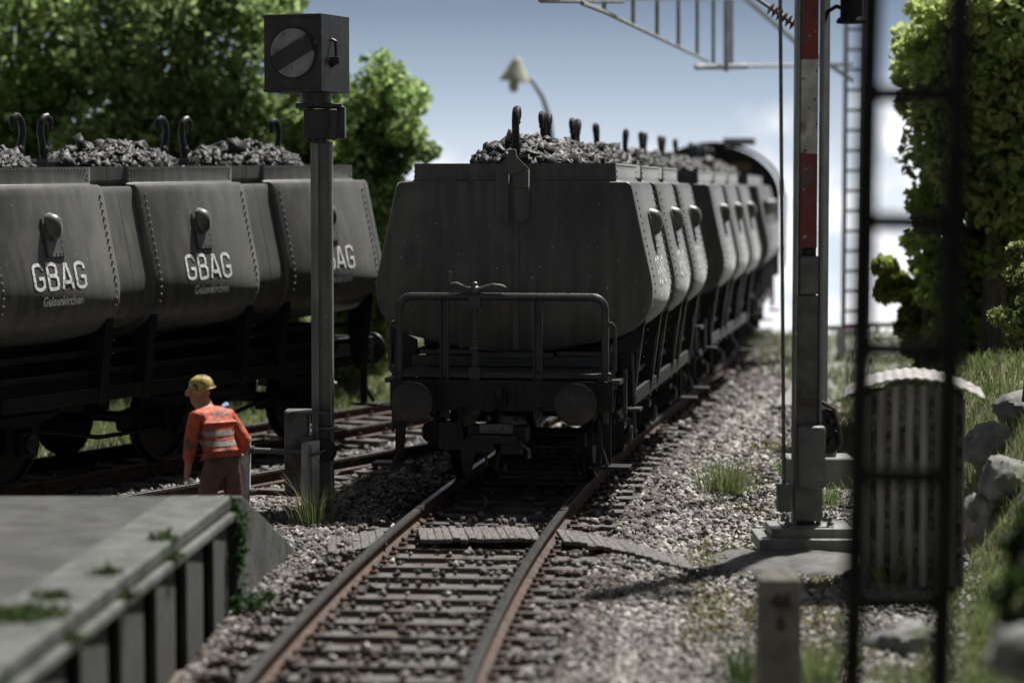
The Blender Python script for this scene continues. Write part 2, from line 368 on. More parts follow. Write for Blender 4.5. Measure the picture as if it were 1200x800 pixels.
g = fast_mesh('ground', np.stack([GX, GY, GZ], -1).reshape(-1, 3), gf, None, 'soil', smooth=True); tag(g, kind='structure')
def zone_grass(x, y):   # True where meadow grows
    c = np.polyval(PC, y-35); lc = np.array([lx(float(q)) for q in np.atleast_1d(y)])
    left = (np.atleast_1d(x) < lc - 1.5) & (np.atleast_1d(y) > 20)
    right = (np.atleast_1d(x) > BE(y)-.25+.9*(vnoise(x, y, .8, 6)-.5))
    mid = (x > lc+2.6) & (x < c-2.6) & (y > 33)
    return left | right | mid
gm = M['grassground']; g.data.materials.append(gm)
ctr = np.stack([GX, GY], -1).reshape(-1, 2)[gf].mean(1)
zg = zone_grass(ctr[:,0], ctr[:,1]); g.data.polygons.foreach_set('material_index', zg.astype(np.int32))

# far road beyond the track
rd = MB(); P = [(7.0,46),(16,46),(16,61),(6.9,61)]
n0 = 12; vs = []; fs = []
for i in range(n0+1):
    y = 40 + 20.5*i/n0; w = 5
    for j in range(7):
        x = tx(y)+2.2 + w*j/6; vs.append((x, y, float(terrain_z(x, y))+.07))
for i in range(n0):
    for j in range(6): a = i*7+j; fs.append((a, a+1, a+8, a+7))
rd.add(vs, fs); tag(rd.build('road', 'asphalt'), kind='structure')

# ------------------------------------------------------------------ rails and sleepers
RP = [(-.07,-.16),(.07,-.16),(.07,-.148),(.012,-.125),(.010,-.045),(.036,-.035),(.036,-.004),(.030,0),(-.030,0),(-.036,-.004),(-.036,-.035),(-.010,-.045),(-.012,-.125),(-.07,-.148)]
def rail(parent, cf, zf, y0, y1, off, step=.5):
    n = int((y1-y0)/step)+1; vs = []; fs = []; k = len(RP); mb = MB()
    for i in range(n):
        y = y0+(y1-y0)*i/(n-1); x = cf(y); a = math.atan(cf(y+.3)-cf(y-.3))*1. if 0 else math.atan((cf(y+.3)-cf(y-.3))/.6)
        nx_, ny_ = math.cos(a), -math.sin(a)
        for u, w in RP: vs.append((x+nx_*(off+u), y+ny_*(off+u), zf(y)+w))
    top = []; side = []
    for i in range(n-1):
        for j in range(k):
            j2 = (j+1) % k; f = (i*k+j, i*k+j2, (i+1)*k+j2, (i+1)*k+j)
            (top if j in (6,7,8) else side).append(f)
    mb.add(vs, side, 'rust'); o = len(mb.v); mb.f += [list(f) for f in top]; mb.mi += [mb.m('railtop')]*len(top)
    return mb.build('rail', parent=parent)
def sleeper_mesh(k):
    r = random.Random(k); mb = MB()
    mb.box((r.uniform(-.03,.03), 0, -.235), (2.5+r.uniform(-.06,.06), .25, .15), 'sleeper', rot=(0, 0, r.uniform(-.012,.012)))
    for s in (-1, 1):
        x = s*.7525
        mb.box((x, 0, -.157), (.34, .17, .018), 'rust')
        for q in (-.115, .115):
            mb.box((x+q, 0, -.135), (.07, .12, .035), 'rust'); mb.lathe([(.02,0),(.02,.05),(.008,.055)], 'rust', 6, TR((x+q, 0, -.125)))
    me = mb.build('sleeper', bevel=.012); return me
def track(name, label, cf, zf, y0, y1, group=None, skip=None):
    t = empty(name, (0, 0, 0), label=label, cat='railway track', group=group)
    for s in (-1, 1): rail(t, cf, zf, y0, y1, s*.7525)
    protos = [sleeper_mesh(k) for k in range(4)]; used = set()
    y = y0+.2; i = 0
    while y < y1-.1:
        p = protos[i % 4]
        o = p if i < 4 else p.copy()
        if i >= 4: COL.objects.link(o)
        o.parent = t
        a = math.atan((cf(y+.3)-cf(y-.3))/.6)
        o.location = (cf(y), y, zf(y)+.001*(i%3)); o.rotation_euler = (0, 0, -a + random.uniform(-.012,.012))
        y += .585; i += 1
    return t
track('railway_track', 'rusty railway track curving from the foreground under the middle coal wagons', tx, lambda y: 0., 12.5, 62)
track('railway_track', 'dark rusty track under the left coal wagon behind the signal post', lx, lz, 22, 46)
# the third rusty rail in front of the left wagon
def bx_(y):
    return -4.1 + (y-27)*.56
t = empty('disused_rail', (0,0,0), label='bare rusty rail between the left coal wagon and the signal post', cat='rail')
rail(t, bx_, lambda y: -.02, 23.5, 35.2, 0)
for k in range(18):
    o = MB().box((0,0,-.215), (1.2,.24,.1), 'sleeper').build('sleeper', parent=t, bevel=.01) if k == 0 else o.copy()
    if k: COL.objects.link(o); o.parent = t
    y = 24+k*.62; o.location = (bx_(y)-.1, y, -.03); o.rotation_euler = (0, 0, -R(29))

# ------------------------------------------------------------------ ballast and gravel
def scatter_ballast():
    n = 290000
    # density falls with distance: sample in depth with pdf ~ 1/y^2
    u = rng.uniform(0, 1, n); y = 1/(1/13. + u*(1/60. - 1/13.))
    x = rng.uniform(-.24, .24, n)*y
    c = np.polyval(PC, y-35); lc = np.array([lx(float(q)) for q in y])
    d = x-c; dl = x-lc
    keep = (np.abs(d) < 2.6) | (np.abs(dl) < 2.1) | ((x > lc) & (x < c) & (y > 18)) | ((d > 0) & (x < BE(y)+.2))
    dens = np.where((d > 2.2), .72, 1.) * np.where((d < -2.3) & (dl > 2), .75, 1.)
    keep &= rng.uniform(0, 1, n) < dens
    keep &= ~((x < -2.35) & (y < 20.6))
    x, y, d, dl = x[keep], y[keep], d[keep], dl[keep]; n = len(x)
    z = terrain_z(x, y)
    inb = np.abs(d) < 1.3; z = np.where(inb, -.275 + rng.uniform(-.03,.015, n), z + np.clip(1-(np.abs(d)-1.3)/1.1, 0, 1)*.05)
    z += rng.uniform(-.005, .035, n)
    size = rng.uniform(.022, .078, n)*np.clip(y/22, .9, 1.9)
    size = np.where(d > 2.1, size*.85, size)
    # keep stones off the rail heads and sleeper tops
    rail_ = np.abs(np.abs(d)-.7525) < .085; ok = ~rail_
    ph = ((y-12.7) % .585); onsl = (np.abs(d) < 1.25) & (np.minimum(ph, .585-ph) < .125); ok &= ~(onsl & (rng.uniform(0,1,n) < np.where(np.abs(d) > 1.02, .66, .945)))
    z = np.where(onsl, -.145+rng.uniform(0,.02,n), z)
    t = rng.uniform(0, 1, (n, 1))
    near = np.exp(-(d/1.5)**2)[:, None]
    grey = np.array([.075,.07,.066]) + t*np.array([.20,.19,.18])
    brown = np.array([.035,.026,.022]) + t*np.array([.12,.085,.075])
    pale = np.array([.19,.18,.165]) + t*np.array([.32,.31,.29])
    m = rng.uniform(0, 1, (n, 1)) < (.25+.5*near); col = np.where(m, brown, grey)
    p = rng.uniform(0, 1, (n, 1)) < np.where((d > 1.7), .55, .12)[:, None]; col = np.where(p, pale, col)
    oily = (vnoise(x, y, .8, 8)[:, None] > .62) & (rng.uniform(0,1,(n,1)) < .5); col = np.where(oily, col*.6, col)
    pos = np.stack([x, y, z], 1)[ok]
    return stones('ballast', pos, size[ok], col[ok])
tag(scatter_ballast(), 'grey and brown crushed stone ballast around the tracks', 'ballast', kind='stuff')

# ------------------------------------------------------------------ grass
def blades(name, pos, h, w, cols, parent=None, lean=.45, kind=None, origin=None, material='blade'):
    n = len(pos); a = rng.uniform(0, 2*np.pi, n); dirv = np.stack([np.cos(a), np.sin(a), np.zeros(n)], 1)
    b = rng.uniform(0, 2*np.pi, n); ln = np.stack([np.cos(b), np.sin(b), np.zeros(n)], 1)*(rng.uniform(.1, 1, n)*lean)[:, None]
    if origin is not None:
        out = pos-origin; out[:, 2] = 0; out /= (np.linalg.norm(out, axis=1)[:, None]+1e-4); ln = (out*.75+ln/np.maximum(lean,.01)*.4)*(rng.uniform(.15, 1, n)*lean)[:, None]
    up = np.array([0, 0, 1.])
    P0 = pos; P1 = pos + (up*.55+ln*.35)*h[:, None]; P2 = pos + (up*(1-.25*np.linalg.norm(ln,axis=1)[:,None]) + ln)*h[:, None]
    ww = w[:, None]*.5
    v = np.stack([P0-dirv*ww, P0+dirv*ww, P1+dirv*ww*.8, P1-dirv*ww*.8, P2+dirv*ww*.15, P2-dirv*ww*.15], 1)
    f = np.array([(0,1,2,3),(3,2,4,5)])[None] + (np.arange(n)*6)[:, None, None]
    return fast_mesh(name, v.reshape(-1, 3), f.reshape(-1, 4), np.repeat(cols, 6, 0), material, parent)
def gcols(n, a=(.06,.10,.02), b=(.20,.27,.08), dry=.2):
    t = rng.uniform(0, 1, (n, 1)); c = np.array(a)+(np.array(b)-np.array(a))*t
    m = rng.uniform(0, 1, (n, 1)) < dry; return np.where(m, np.array([.34,.31,.17])*(.6+.6*t), c)
def meadow():
    n = 130000; u = rng.uniform(0, 1, n); y = 1/(1/16. + u*(1/63. - 1/16.)); x = rng.uniform(-.26, .26, n)*y
    k = zone_grass(x, y) & ((vnoise(x, y, .9, 4) > .12) | (x < 0)); x, y = x[k], y[k]; n = len(x)
    pos = np.stack([x, y, terrain_z(x, y)-.01], 1)
    return blades('meadow_grass', pos, rng.uniform(.06, .22, n)*np.clip(y/26, .8, 1.6), .012*np.clip(y/18, 1, 3)*rng.uniform(.8,1.4,n), gcols(n, (.10,.16,.045), (.32,.41,.17), .2), lean=.6)
tag(meadow(), 'green meadow grass on the bank and behind the tracks', 'grass', kind='stuff')
def moss():
    # low green and yellowish growth among the stones on the right and beside the tufts
    cs = [gnd(px, py, -.2) for px, py in ((835,640),(800,655),(860,655),(775,690),(830,700),(870,720),(800,740),(690,500),(905,520),(900,470),(880,440),(720,650),(415,600),(345,640),(850,590),(975,680),(965,720),(985,760),(840,480),(300,620),(610,590),(620,770),(560,700),(700,560))]
    ps = []
    for c in cs:
        k = 260; r = rng.normal(0, 1, (k, 2))*np.array([.22, .35]); ps.append(np.array([c.x, c.y])+r)
    p = np.concatenate(ps); d = np.abs(p[:,0]-np.polyval(PC, p[:,1]-35)); p = p[(np.abs(d-.75) > .1)]
    n = len(p); pos = np.stack([p[:,0], p[:,1], terrain_z(p[:,0], p[:,1])+.02], 1)
    return blades('moss', pos, rng.uniform(.02, .07, n), rng.uniform(.02, .05, n), gcols(n, (.09,.11,.03), (.26,.27,.10), .35), lean=1.2)
tag(moss(), 'low yellow green moss growing between the ballast stones', 'moss', kind='stuff')
def hit(px, py):
    d = ray(px, py); k = 10.
    while k < 60:
        p = Vector((0, 0, CH)) + d*k
        if p.z <= float(terrain_z(p.x, p.y)): return p
        k += .05
    return p
def tuft(px, py, n, h, r, label, z=-.22, dry=.35, name='grass_tuft', cat='grass tuft', a=(.09,.15,.04), b=(.30,.38,.15), wd=.009, group=None):
    c = gnd(px, py, z); q = rng.normal(0, 1, (n, 2))*r*.45; pos = np.stack([q[:,0], q[:,1], np.zeros(n)], 1)
    o = blades(name, pos, rng.uniform(.35, 1, n)*h, rng.uniform(.7, 1.3, n)*wd, gcols(n, a, b, dry), lean=.95, origin=np.zeros(3))
    o.location = c; tag(o, label, cat, group); return o
tuft(366, 614, 130, .60, .20, 'tall thin half dry grass tuft in front of the low pipe fence')
tuft(852, 576, 420, .50, .32, 'bushy green grass tuft on the ballast right of the track', dry=.25)
tuft(1042, 690, 70, .42, .14, 'pale tuft of broad grass blades at the foot of the corrugated hut', wd=.02)
tuft(870, 800, 160, .42, .16, 'dark green grass tuft left of the kilometre stone', dry=.1, a=(.04,.08,.02), b=(.12,.18,.06))
tuft(962, 800, 220, .42, .2, 'green grass tuft right of the kilometre stone', dry=.15)
tuft(968, 590, 200, .3, .25, 'short bright grass tuft behind the mast foundation', dry=.1)
tuft(935, 555, 240, .26, .3, 'bright green weeds between the thin rod and the mast', dry=.05, a=(.10,.18,.03), b=(.24,.36,.08))
tuft(975, 520, 260, .5, .25, 'tall bright weeds behind the mast pulleys', dry=.05, a=(.10,.18,.03), b=(.24,.36,.08))

# ------------------------------------------------------------------ coal wagon
PROF = [(1.13,3.587),(1.13,3.44),(1.142,3.405),(1.17,3.39),(1.262,3.386),(1.295,3.374),(1.318,3.34),(1.335,3.27),(1.45,2.74),(1.538,2.34),(1.556,2.22),(1.545,2.08),(1.505,1.95),(1.44,1.845),(1.34,1.755),(1.19,1.685),(.95,1.63),(.6,1.56),(.3,1.515),(0,1.49)]
def px_of(z):
    P = PROF[6:15]
    return float(np.interp(z, [p[1] for p in P][::-1], [p[0] for p in P][::-1]))
def section(ins):
    h = []
    for i, (x, z) in enumerate(PROF):
        d = ins*(.22 if i < 2 else 1); h.append((x-d if x > .1 else x, z+(ins*.6 if z < 1.8 else 0) - (ins*.35 if 2 <= i <= 6 else 0)))
    return h + [(-x, z) for x, z in h[::-1][1:]]
PL, GAP, NB = 2.1, .685, 3; PITCH = PL+GAP; BODY = PL*3+GAP*2
def stroke(mb, pts, w, f):
    """flat ribbon stroke in (u,v); f maps (u,v)->3D"""
    P_ = [np.array(pts[0], float)]
    for p, q in zip(pts[:-1], pts[1:]):
        k_ = max(1, int(math.ceil(np.linalg.norm(np.subtract(q, p))/.12)))
        P_ += [np.array(p, float)*(1-j/k_)+np.array(q, float)*j/k_ for j in range(1, k_+1)]
    pts = P_; m = len(pts); Ls = []; Rs = []
    closed = np.allclose(pts[0], pts[-1])
    for i in range(m):
        if closed: a, b = pts[(i-1) % (m-1)], pts[(i+1) % (m-1)] if i < m-1 else pts[1]
        else: a, b = pts[max(i-1,0)], pts[min(i+1,m-1)]
        p = pts[i]; d1 = p-a; d2 = b-p
        n1 = d1/np.linalg.norm(d1) if np.linalg.norm(d1) > 0 else d2/np.linalg.norm(d2); n2 = d2/np.linalg.norm(d2) if np.linalg.norm(d2) > 0 else n1
        t = n1+n2; t /= np.linalg.norm(t); nn = np.array([-t[1], t[0]]); k = 1/max(.5, float(np.dot(nn, [-n1[1], n1[0]])))
        Ls.append(p+nn*w/2*k); Rs.append(p-nn*w/2*k)
    o = [f(*q) for q in Ls]+[f(*q) for q in Rs]
    mb.add(o, [(i, i+1, m+i+1, m+i) for i in range(m-1)])
def gcurve(x0):
    P = [(.26,.76),(.26,.88),(.22,.96),(.15,1.),(.09,.98),(.04,.93),(.02,.84),(.02,.16),(.04,.07),(.09,.02),(.15,0),(.22,.04),(.26,.12),(.26,.44),(.14,.44)]
    return [[(x0+a, b) for a, b in P]]
def bcurve(x0):
    return [[(x0+.02,0),(x0+.02,1.),(x0+.16,1.),(x0+.23,.96),(x0+.25,.88),(x0+.25,.64),(x0+.22,.56),(x0+.15,.53),(x0+.02,.53)],
            [(x0+.15,.53),(x0+.22,.5),(x0+.26,.42),(x0+.26,.12),(x0+.23,.04),(x0+.16,0.),(x0+.0,0.)]]
def acurve(x0): return [[(x0,-.02),(x0+.125,1.02)], [(x0+.155,1.02),(x0+.28,-.02)], [(x0+.05,.25),(x0+.23,.25)]]
def text_mesh(body, width, size, bold=.012):
    cu = bpy.data.curves.new('t', 'FONT'); cu.body = body; cu.size = 1; cu.align_x = 'CENTER'; cu.offset = bold; cu.resolution_u = 4
    o = bpy.data.objects.new('t', cu); COL.objects.link(o); bpy.context.view_layer.update()
    me = bpy.data.meshes.new_from_object(o.evaluated_get(bpy.context.evaluated_depsgraph_get()))
    v = np.array([tuple(p.co) for p in me.vertices]); f = [tuple(p.vertices) for p in me.polygons]
    bpy.data.objects.remove(o); bpy.data.curves.remove(cu); bpy.data.meshes.remove(me)
    v[:,0] *= width/(v[:,0].max()-v[:,0].min()); v[:,1] *= size/.72
    return v, f
GEL = text_mesh('Gelsenkirchen', .69, .105, .03)
def rivet(mb, p, nrm, r=.014, k='rivet'):
    p = Vector(p); nrm = Vector(nrm).normalized(); q = nrm.to_track_quat('Z', 'Y').to_matrix()
    vs = []
    for rr, h in ((1,0),(.78,.75)):
        for j in range(6): t = j*math.pi/3; vs.append(p+q @ Vector((rr*math.cos(t)*r, rr*math.sin(t)*r, h*r)))
    vs.append(p+nrm*r*1.05)
    mb.add(vs, [(j,(j+1)%6,6+(j+1)%6,6+j) for j in range(6)]+[(6+j,6+(j+1)%6,12) for j in range(6)], k)
def bucket(parent, i, last):
    y0 = i*PITCH; a = y0-(GAP/2-.001 if i else 0); b = y0+PL+(0 if last else GAP/2-.006)
    st = []
    if i: st += [(a,.075),(y0-.03,.075),(y0-.012,.02)]
    else: st += [(y0,.03),(y0+.012,.008)]
    st += [(y0+.03,0),(y0+PL-.03,0)]
    if last: st += [(y0+PL-.012,.008),(y0+PL,.03)]
    else: st += [(y0+PL+.012,.02),(y0+PL+.03,.075),(b,.075)]
    mb = MB(); k = len(section(0)); vs = []; fs = []
    for y, ins in st: vs += [(x, y, z) for x, z in section(ins)]
    for s in range(len(st)-1):
        for j in range(k):
            j2 = (j+1) % k; fs.append((s*k+j, s*k+j2, (s+1)*k+j2, (s+1)*k+j))
    fs.append(tuple(range(k))[::-1]); fs.append(tuple((len(st)-1)*k+j for j in range(k)))
    mb.add(vs, fs, 'paint')
    for s in (-1, 1):
        nrm = (s*.975, 0, .21)
        for ye in (y0+.075, y0+PL-.075):
            z = 3.26
            while z > 2.0: rivet(mb, (s*(px_of(z)), ye, z), nrm, .019); z -= .083
        y = y0+.05
        while y < y0+PL-.02: rivet(mb, (s*1.131, y, 3.562), (s,0,0), .011); y += .058
        for y in (y0+.04, y0+PL-.04):
            for z in (3.5, 3.44): rivet(mb, (s*1.131, y, z), (s,0,0), .012)
    for sy, ye in ((-1, y0),)*(i == 0) + ((1, y0+PL),)*bool(last):
        ep = []
        for d_, ins in ((.02, .0), (-.075, .0), (-.10, .012), (-.115, .045)):
            h = [(x-ins if x > .1 else x, min(z, 3.386)-ins*.7 if z > 2.5 else z+ins*.8) for x, z in PROF[4:]]
            ep.append([(x, ye-sy*d_*-1 if 0 else ye+sy*(-d_), z) for x, z in h+[(-x, z) for x, z in h[::-1][1:]]])
        k2 = len(ep[0]); vv = [p for r_ in ep for p in r_]; ff = []
        for a_ in range(len(ep)-1):
            for j in range(k2): j2 = (j+1) % k2; ff.append((a_*k2+j, a_*k2+j2, (a_+1)*k2+j2, (a_+1)*k2+j))
        ff.append(tuple(range((len(ep)-1)*k2, len(ep)*k2))); ff.append(tuple(range(k2))[::-1]); mb.add(vv, ff, 'paint')
    body = mb.build('coal_bucket', parent=parent)
    yc = y0+PL/2
    for s in (-1, 1):
        pl = MB(); zz = (3.02, 2.60); w = .15
        p = [Vector((s*(px_of(z)+.002), 0, z)) for z in zz]; n = Vector((s*.975,0,.21))*.022
        q = [p[0]+Vector((0,yc-w,0)), p[0]+Vector((0,yc+w,0)), p[1]+Vector((0,yc+w,0)), p[1]+Vector((0,yc-w,0))]
        pl.add(q+[c+n for c in q], [(4,5,6,7),(0,1,5,4),(1,2,6,5),(2,3,7,6),(3,0,4,7)], 'paint')
        for z in np.linspace(2.98, 2.64, 6):
            for yy in (yc-w+.03, yc+w-.03): rivet(pl, (s*(px_of(z)+.024), yy, z), n, .011)
        for yy in np.linspace(yc-w+.08, yc+w-.08, 3): rivet(pl, (s*(px_of(2.64)+.024), yy, 2.64), n, .011)
        # rounded hood: quarter dome, deep at the top and thinning downwards
        vs = []; fs = []; nu, nv = 14, 14
        for u in range(nu):
            tt = u/(nu-1); z = 3.09 - .31*tt; q_ = math.sqrt(max(.003, 1-(2*tt-1)**2)); hw = .125*q_**.8*(1-.25*tt); dp = .165*q_**.8*(1-.45*tt)
            for v in range(nv):
                t = math.pi*v/(nv-1); vs.append((s*(px_of(z)+.02+dp*math.sin(t)), yc-hw*math.cos(t), z))
        for u in range(nu-1):
            for v in range(nv-1): c = u*nv+v; fs.append((c, c+1, c+nv+1, c+nv))
        fs += [tuple(range(nv)), tuple((nu-1)*nv+v for v in range(nv))[::-1]]
        pl.add(vs, fs, 'paint'); pl.build('trunnion_cover', parent=body)
        tx_ = MB(); S = .275; zb = 2.25
        f = lambda u, v: (s*(px_of(zb+v*S)+.007), yc+s*(u-.71*2.28)*S, zb+v*S)
        for fn, x0 in ((gcurve,0),(bcurve,.38),(acurve,.76),(gcurve,1.14)):
            for q_, st_ in enumerate(fn(x0)): stroke(tx_, [(a_*2.28, b_) for a_, b_ in st_], .14, lambda u, v, q_=q_: (f(u, v)[0]+s*.0022*q_,)+f(u, v)[1:])
        v, ff = GEL; tx_.add([(s*(px_of(2.065+q[1])+.011), yc+s*(q[0]+.03), 2.065+q[1]) for q in v], ff)
        tx_.build('lettering', 'white', parent=body, smooth=False)
    # hooks standing on the ends of the bucket
    for sgn, yy in ((1, y0-.13 if i else y0+.13), (-1, y0+PL+.13 if not last else y0+PL-.13)):
        hk = MB(); z0 = 3.66
        C_ = [(0,.05),(.0,.10),(-.005,.16),(-.03,.24),(-.05,.32),(-.05,.40),(-.025,.475),(.02,.52),(.07,.53),(.115,.505),(.14,.45),(.13,.39)]
        pts = [(0, yy+sgn*u_, z0+w_) for u_, w_ in C_]
        hk.tube(pts, [.045,.05,.046,.042,.042,.043,.045,.046,.045,.042,.036,.022], 'black', 10); hk.ball((0, yy+sgn*.01, z0+.13), (.06,.075,.075), 'black', 12); hk.ball(pts[-1], .032, 'black', 8)
        hk.lathe([(.045,0),(.045,.1),(.03,.1)], 'black', 10, TR((0, yy, z0)))
        hk.box((0, yy, z0+.01), (.30, .22, .04), 'paint'); hk.box((0, yy, z0-.07), (.20, .16, .16), 'paint')
        for w in (-.09, 0, .09): hk.box((w, yy+sgn*.09, z0-.03), (.03, .20, .11), 'paint', rot=(sgn*.6, 0, 0))
        hk.build('hook', parent=body)
    return body
def end_bracket(parent, y, s):
    mb = MB(); T = lambda z0: TR((0, y, 0), (R(90), 0, 0))
    # two hanging plates with an arrow shaped head, in the end face plane
    def pz(poly, d0, d1, k='paint'):
        n = len(poly); vs = [(a, y+s*d0, b) for a, b in poly]+[(a, y+s*d1, b) for a, b in poly]
        mb.add(vs, [tuple(range(n)), tuple(range(2*n-1, n-1, -1))]+[(i, n+i, n+(i+1)%n, (i+1)%n) for i in range(n)], k)
    pz([(-.185,3.53),(-.05,3.66),(-.04,3.74),(.04,3.74),(.05,3.66),(.185,3.53),(.17,3.50),(.0,3.46),(-.17,3.50)], .03, .065)
    pz([(-.185,3.53),(-.04,3.48),(-.04,2.93),(-.13,2.93),(-.17,2.97),(-.185,3.02)], -.01, .045)
    pz([(.185,3.53),(.02,3.48),(.02,2.93),(.13,2.93),(.17,2.97),(.185,3.02)], -.01, .045)
    pz([(.02,3.46),(.185,3.51),(.185,3.32),(.02,3.32)], .045, .085)
    pz([(.0,3.45),(.07,3.45),(.07,1.54),(.0,1.54)], -.01, .022)
    return mb.build('end_bracket', parent=parent, bevel=.006)
def make_wagon(label):
    t = empty('coal_wagon', (0,0,0), label=label, cat='coal wagon', group='coal wagons with large tubs')
    for i in range(3): bucket(t, i, i == 2)
    end_bracket(t, -.115, -1); end_bracket(t, BODY+.115, 1)
    FR = -.92; RE = BODY+.32
    u = MB()   # underframe
    for s in (-1, 1):
        u.box((s*.95, (FR+RE)/2, 1.10), (.09, RE-FR, .30), 'black')
        u.box((s*1.20, BODY/2, 1.46), (.06, BODY, .07), 'black'); u.box((s*1.24, BODY/2, 1.24), (.06, BODY, .06), 'black')
        u.box((s*1.30, BODY/2, .98), (.05, BODY-.6, .16), 'black')
        u.tube([(s*.8, 1.2, .62), (s*.8, 2.6, .40), (s*.8, BODY-2.6, .40), (s*.8, BODY-1.2, .62)], .03, 'black', 6)
    u.box((0, BODY/2, 1.35), (1.7, BODY-.1, .22), 'black')
    for y in np.arange(.4, BODY, .9): u.box((0, y, 1.1), (1.9, .1, .26), 'black')
    u.box((0, 3, .82), (.9, .5, .34), 'black'); u.tube([(.5, 4.9, .75), (.5, 6.0, .75)], .2, 'black', 12)
    u.build('underframe', parent=t, bevel=.008)
    for i in range(3):
        for e in (.07, PL-.07):
            y = i*PITCH+e
            for s in (-1, 1):
                b = MB(); poly = [(1.40,1.86),(1.46,1.86),(1.38,1.55),(1.30,.85),(1.20,.85),(1.12,1.30),(1.12,1.62),(1.28,1.70)]
                n = len(poly); vs = [(s*a, y-.05, z) for a, z in poly]+[(s*a, y+.05, z) for a, z in poly]
                b.add(vs, [tuple(range(n)), tuple(range(2*n-1,n-1,-1))]+[(j, n+j, n+(j+1)%n, (j+1)%n) for j in range(n)], 'black')
                b.box((s*1.375, y, 1.34), (.012, .14, .98), 'black', rot=(0, s*.13, 0))
                for z in (1.75,1.6,1.45,1.3,1.15,1.0): rivet(b, (s*(1.30+.14*(z-.8)/.9+.022), y+.06, z), (s,0,-.1), .012, 'black')
                b.build('bracket', parent=t)
    for y in (.95, BODY/2, BODY-.95):
        w = MB(); w.tube([(-.95,y,.5),(.95,y,.5)], .07, 'black', 10)
        ax = w.build('axle', parent=t)
        for s in (-1, 1):
            T = TR((s*.72, y, .5), (0, s*R(90), 0))
            MB().lathe([(.54,-.03),(.54,-.01),(.505,.0),(.50,.10),(.46,.10),(.44,.05),(.14,.04),(.12,.12),(.05,.12)], 'black', 32, T).build('wheel', parent=ax)
            bb = MB(); bb.box((s*1.05, y, .5), (.18,.26,.28), 'black'); bb.lathe([(.11,0),(.11,.05),(.07,.08)], 'black', 14, TR((s*1.14, y, .5), (0, s*R(90), 0)))
            bb.box((s*1.02, y-.2, .68), (.05,.1,.62), 'black'); bb.box((s*1.02, y+.2, .68), (.05,.1,.62), 'black')
            for q in range(6): bb.box((s*1.06, y, .70+.022*q), (.10, .35+.17*q, .02), 'black')
            bb.tube([(s*1.06,y-.62,.82),(s*1.06,y-.66,.96)], .025, 'black', 6); bb.tube([(s*1.06,y+.62,.82),(s*1.06,y+.66,.96)], .025, 'black', 6)
            bb.build('axle_box', parent=t)
            MB().prism([(-.08,-.18),(.08,-.14),(.08,.14),(-.08,.18)], .09, 'black', TR((s*.72-.045, y-.6, .5), (0, R(90), 0))).build('brake_shoe', parent=t)
    for y, s in ((FR, -1), (RE, 1)):
        h = MB(); h.box((0, y, 1.09), (2.42, .12, .33), 'black'); h.box((0, y+s*.065, 1.07), (.34,.02,.3), 'black')
        for x in (-1.1, -.75, -.45, .45, .75, 1.1):
            for z in (.97, 1.21): rivet(h, (x, y+s*.06, z), (0,s,0), .014, 'black')
        h.build('headstock', parent=t, bevel=.008)
        for q in (-1, 1):
            B = MB(); T = TR((q*.875, y+s*.06, 1.05), (R(-90)*s, 0, 0))
            B.box((0,0,.02), (.36,.30,.03), 'black', T=T)
            B.lathe([(.13,.03),(.13,.26),(.10,.28),(.075,.28),(.075,.44),(.10,.46)], 'black', 20, T)
            bf = B.build('buffer', parent=t)
            MB().lathe([(.20,.445),(.222,.452),(.225,.475),(.20,.492),(.12,.505),(.03,.509)], 'buffersteel', 36, T).build('buffer_plate', parent=bf)
        c = MB(); T = TR((0, y+s*.06, 0))
        c.ball((0, s*.14, 1.13), (.05,.06,.07), 'black', 12, T); c.tube([(0,0,1.06),(0,s*.2,1.06),(0,s*.24,1.0),(0,s*.16,.95)], .035, 'black', 8, T); c.box((0,s*.06,1.06), (.14,.1,.16), 'black', T=T)
        c.box((0, s*.10, .70), (.62,.34,.16), 'black', T=T); c.box((0, s*.25, .76), (.36,.10,.10), 'brakemetal', T=T)
        c.box((-.17, s*.33, .60), (.26,.2,.15), 'black', T=T); c.box((.17, s*.31, .58), (.22,.16,.15), 'black', T=T); c.box((0, s*.42, .66), (.5,.05,.08), 'black', T=T)
        c.tube([(-.1,s*.38,.55),(-.08,s*.42,.38),(.02,s*.42,.36),(.05,s*.38,.52)], .018, 'black', 6, T)
        c.tube([(.26,s*.3,.6),(.36,s*.34,.55),(.36,s*.34,.46)], .022, 'brakemetal', 6, T)
        c.tube([(-.42,s*.03,.95),(-.43,s*.12,.80),(-.38,s*.14,.62)], .03, 'black', 8, T)
        c.box((-.55,s*.0,.66), (.22,.2,.3), 'black', T=T)
        c.build('coupler', parent=t, bevel=.006)
        for q in (-1, 1):
            st = MB(); x = q*1.18
            st.box((x, y+s*.0, .34), (.44,.30,.035), 'black'); st.box((x-q*.05, y-s*.08, .62), (.10,.03,.60), 'black')
            st.tube([(x-q*.02, y+s*.12, .36), (x-q*.10, y+s*.04, .55), (x-q*.12, y, .86)], .028, 'black', 6)
            st.build('step', parent=t, bevel=.005)
    # brake platform with railing at the near end
    d = MB(); d.box((0, -.46, 1.30), (2.30, .92, .045), 'railblack')
    for k in range(5): d.box((0, -.87+.2*k, 1.327), (2.28, .17, .012), 'railblack')
    d.box((0, -.05, 1.40), (2.3,.05,.12), 'railblack'); d.box((-.75,-.09,1.5),(.6,.04,.05),'railblack'); d.box((.8,-.09,1.49),(.62,.04,.05),'railblack'); d.box((0,-.10,1.47),(.9,.04,.06),'railblack')
    d.build('platform_deck', parent=t, bevel=.004)
    g = MB(); X = 1.12; zt = 2.15; y = -.90
    arc = [(-X, y, .80), (-X, y, zt-.14)]+[(-X+.14-.14*math.cos(a), y, zt-.14+.14*math.sin(a)) for a in np.linspace(.2, 1.57, 6)]
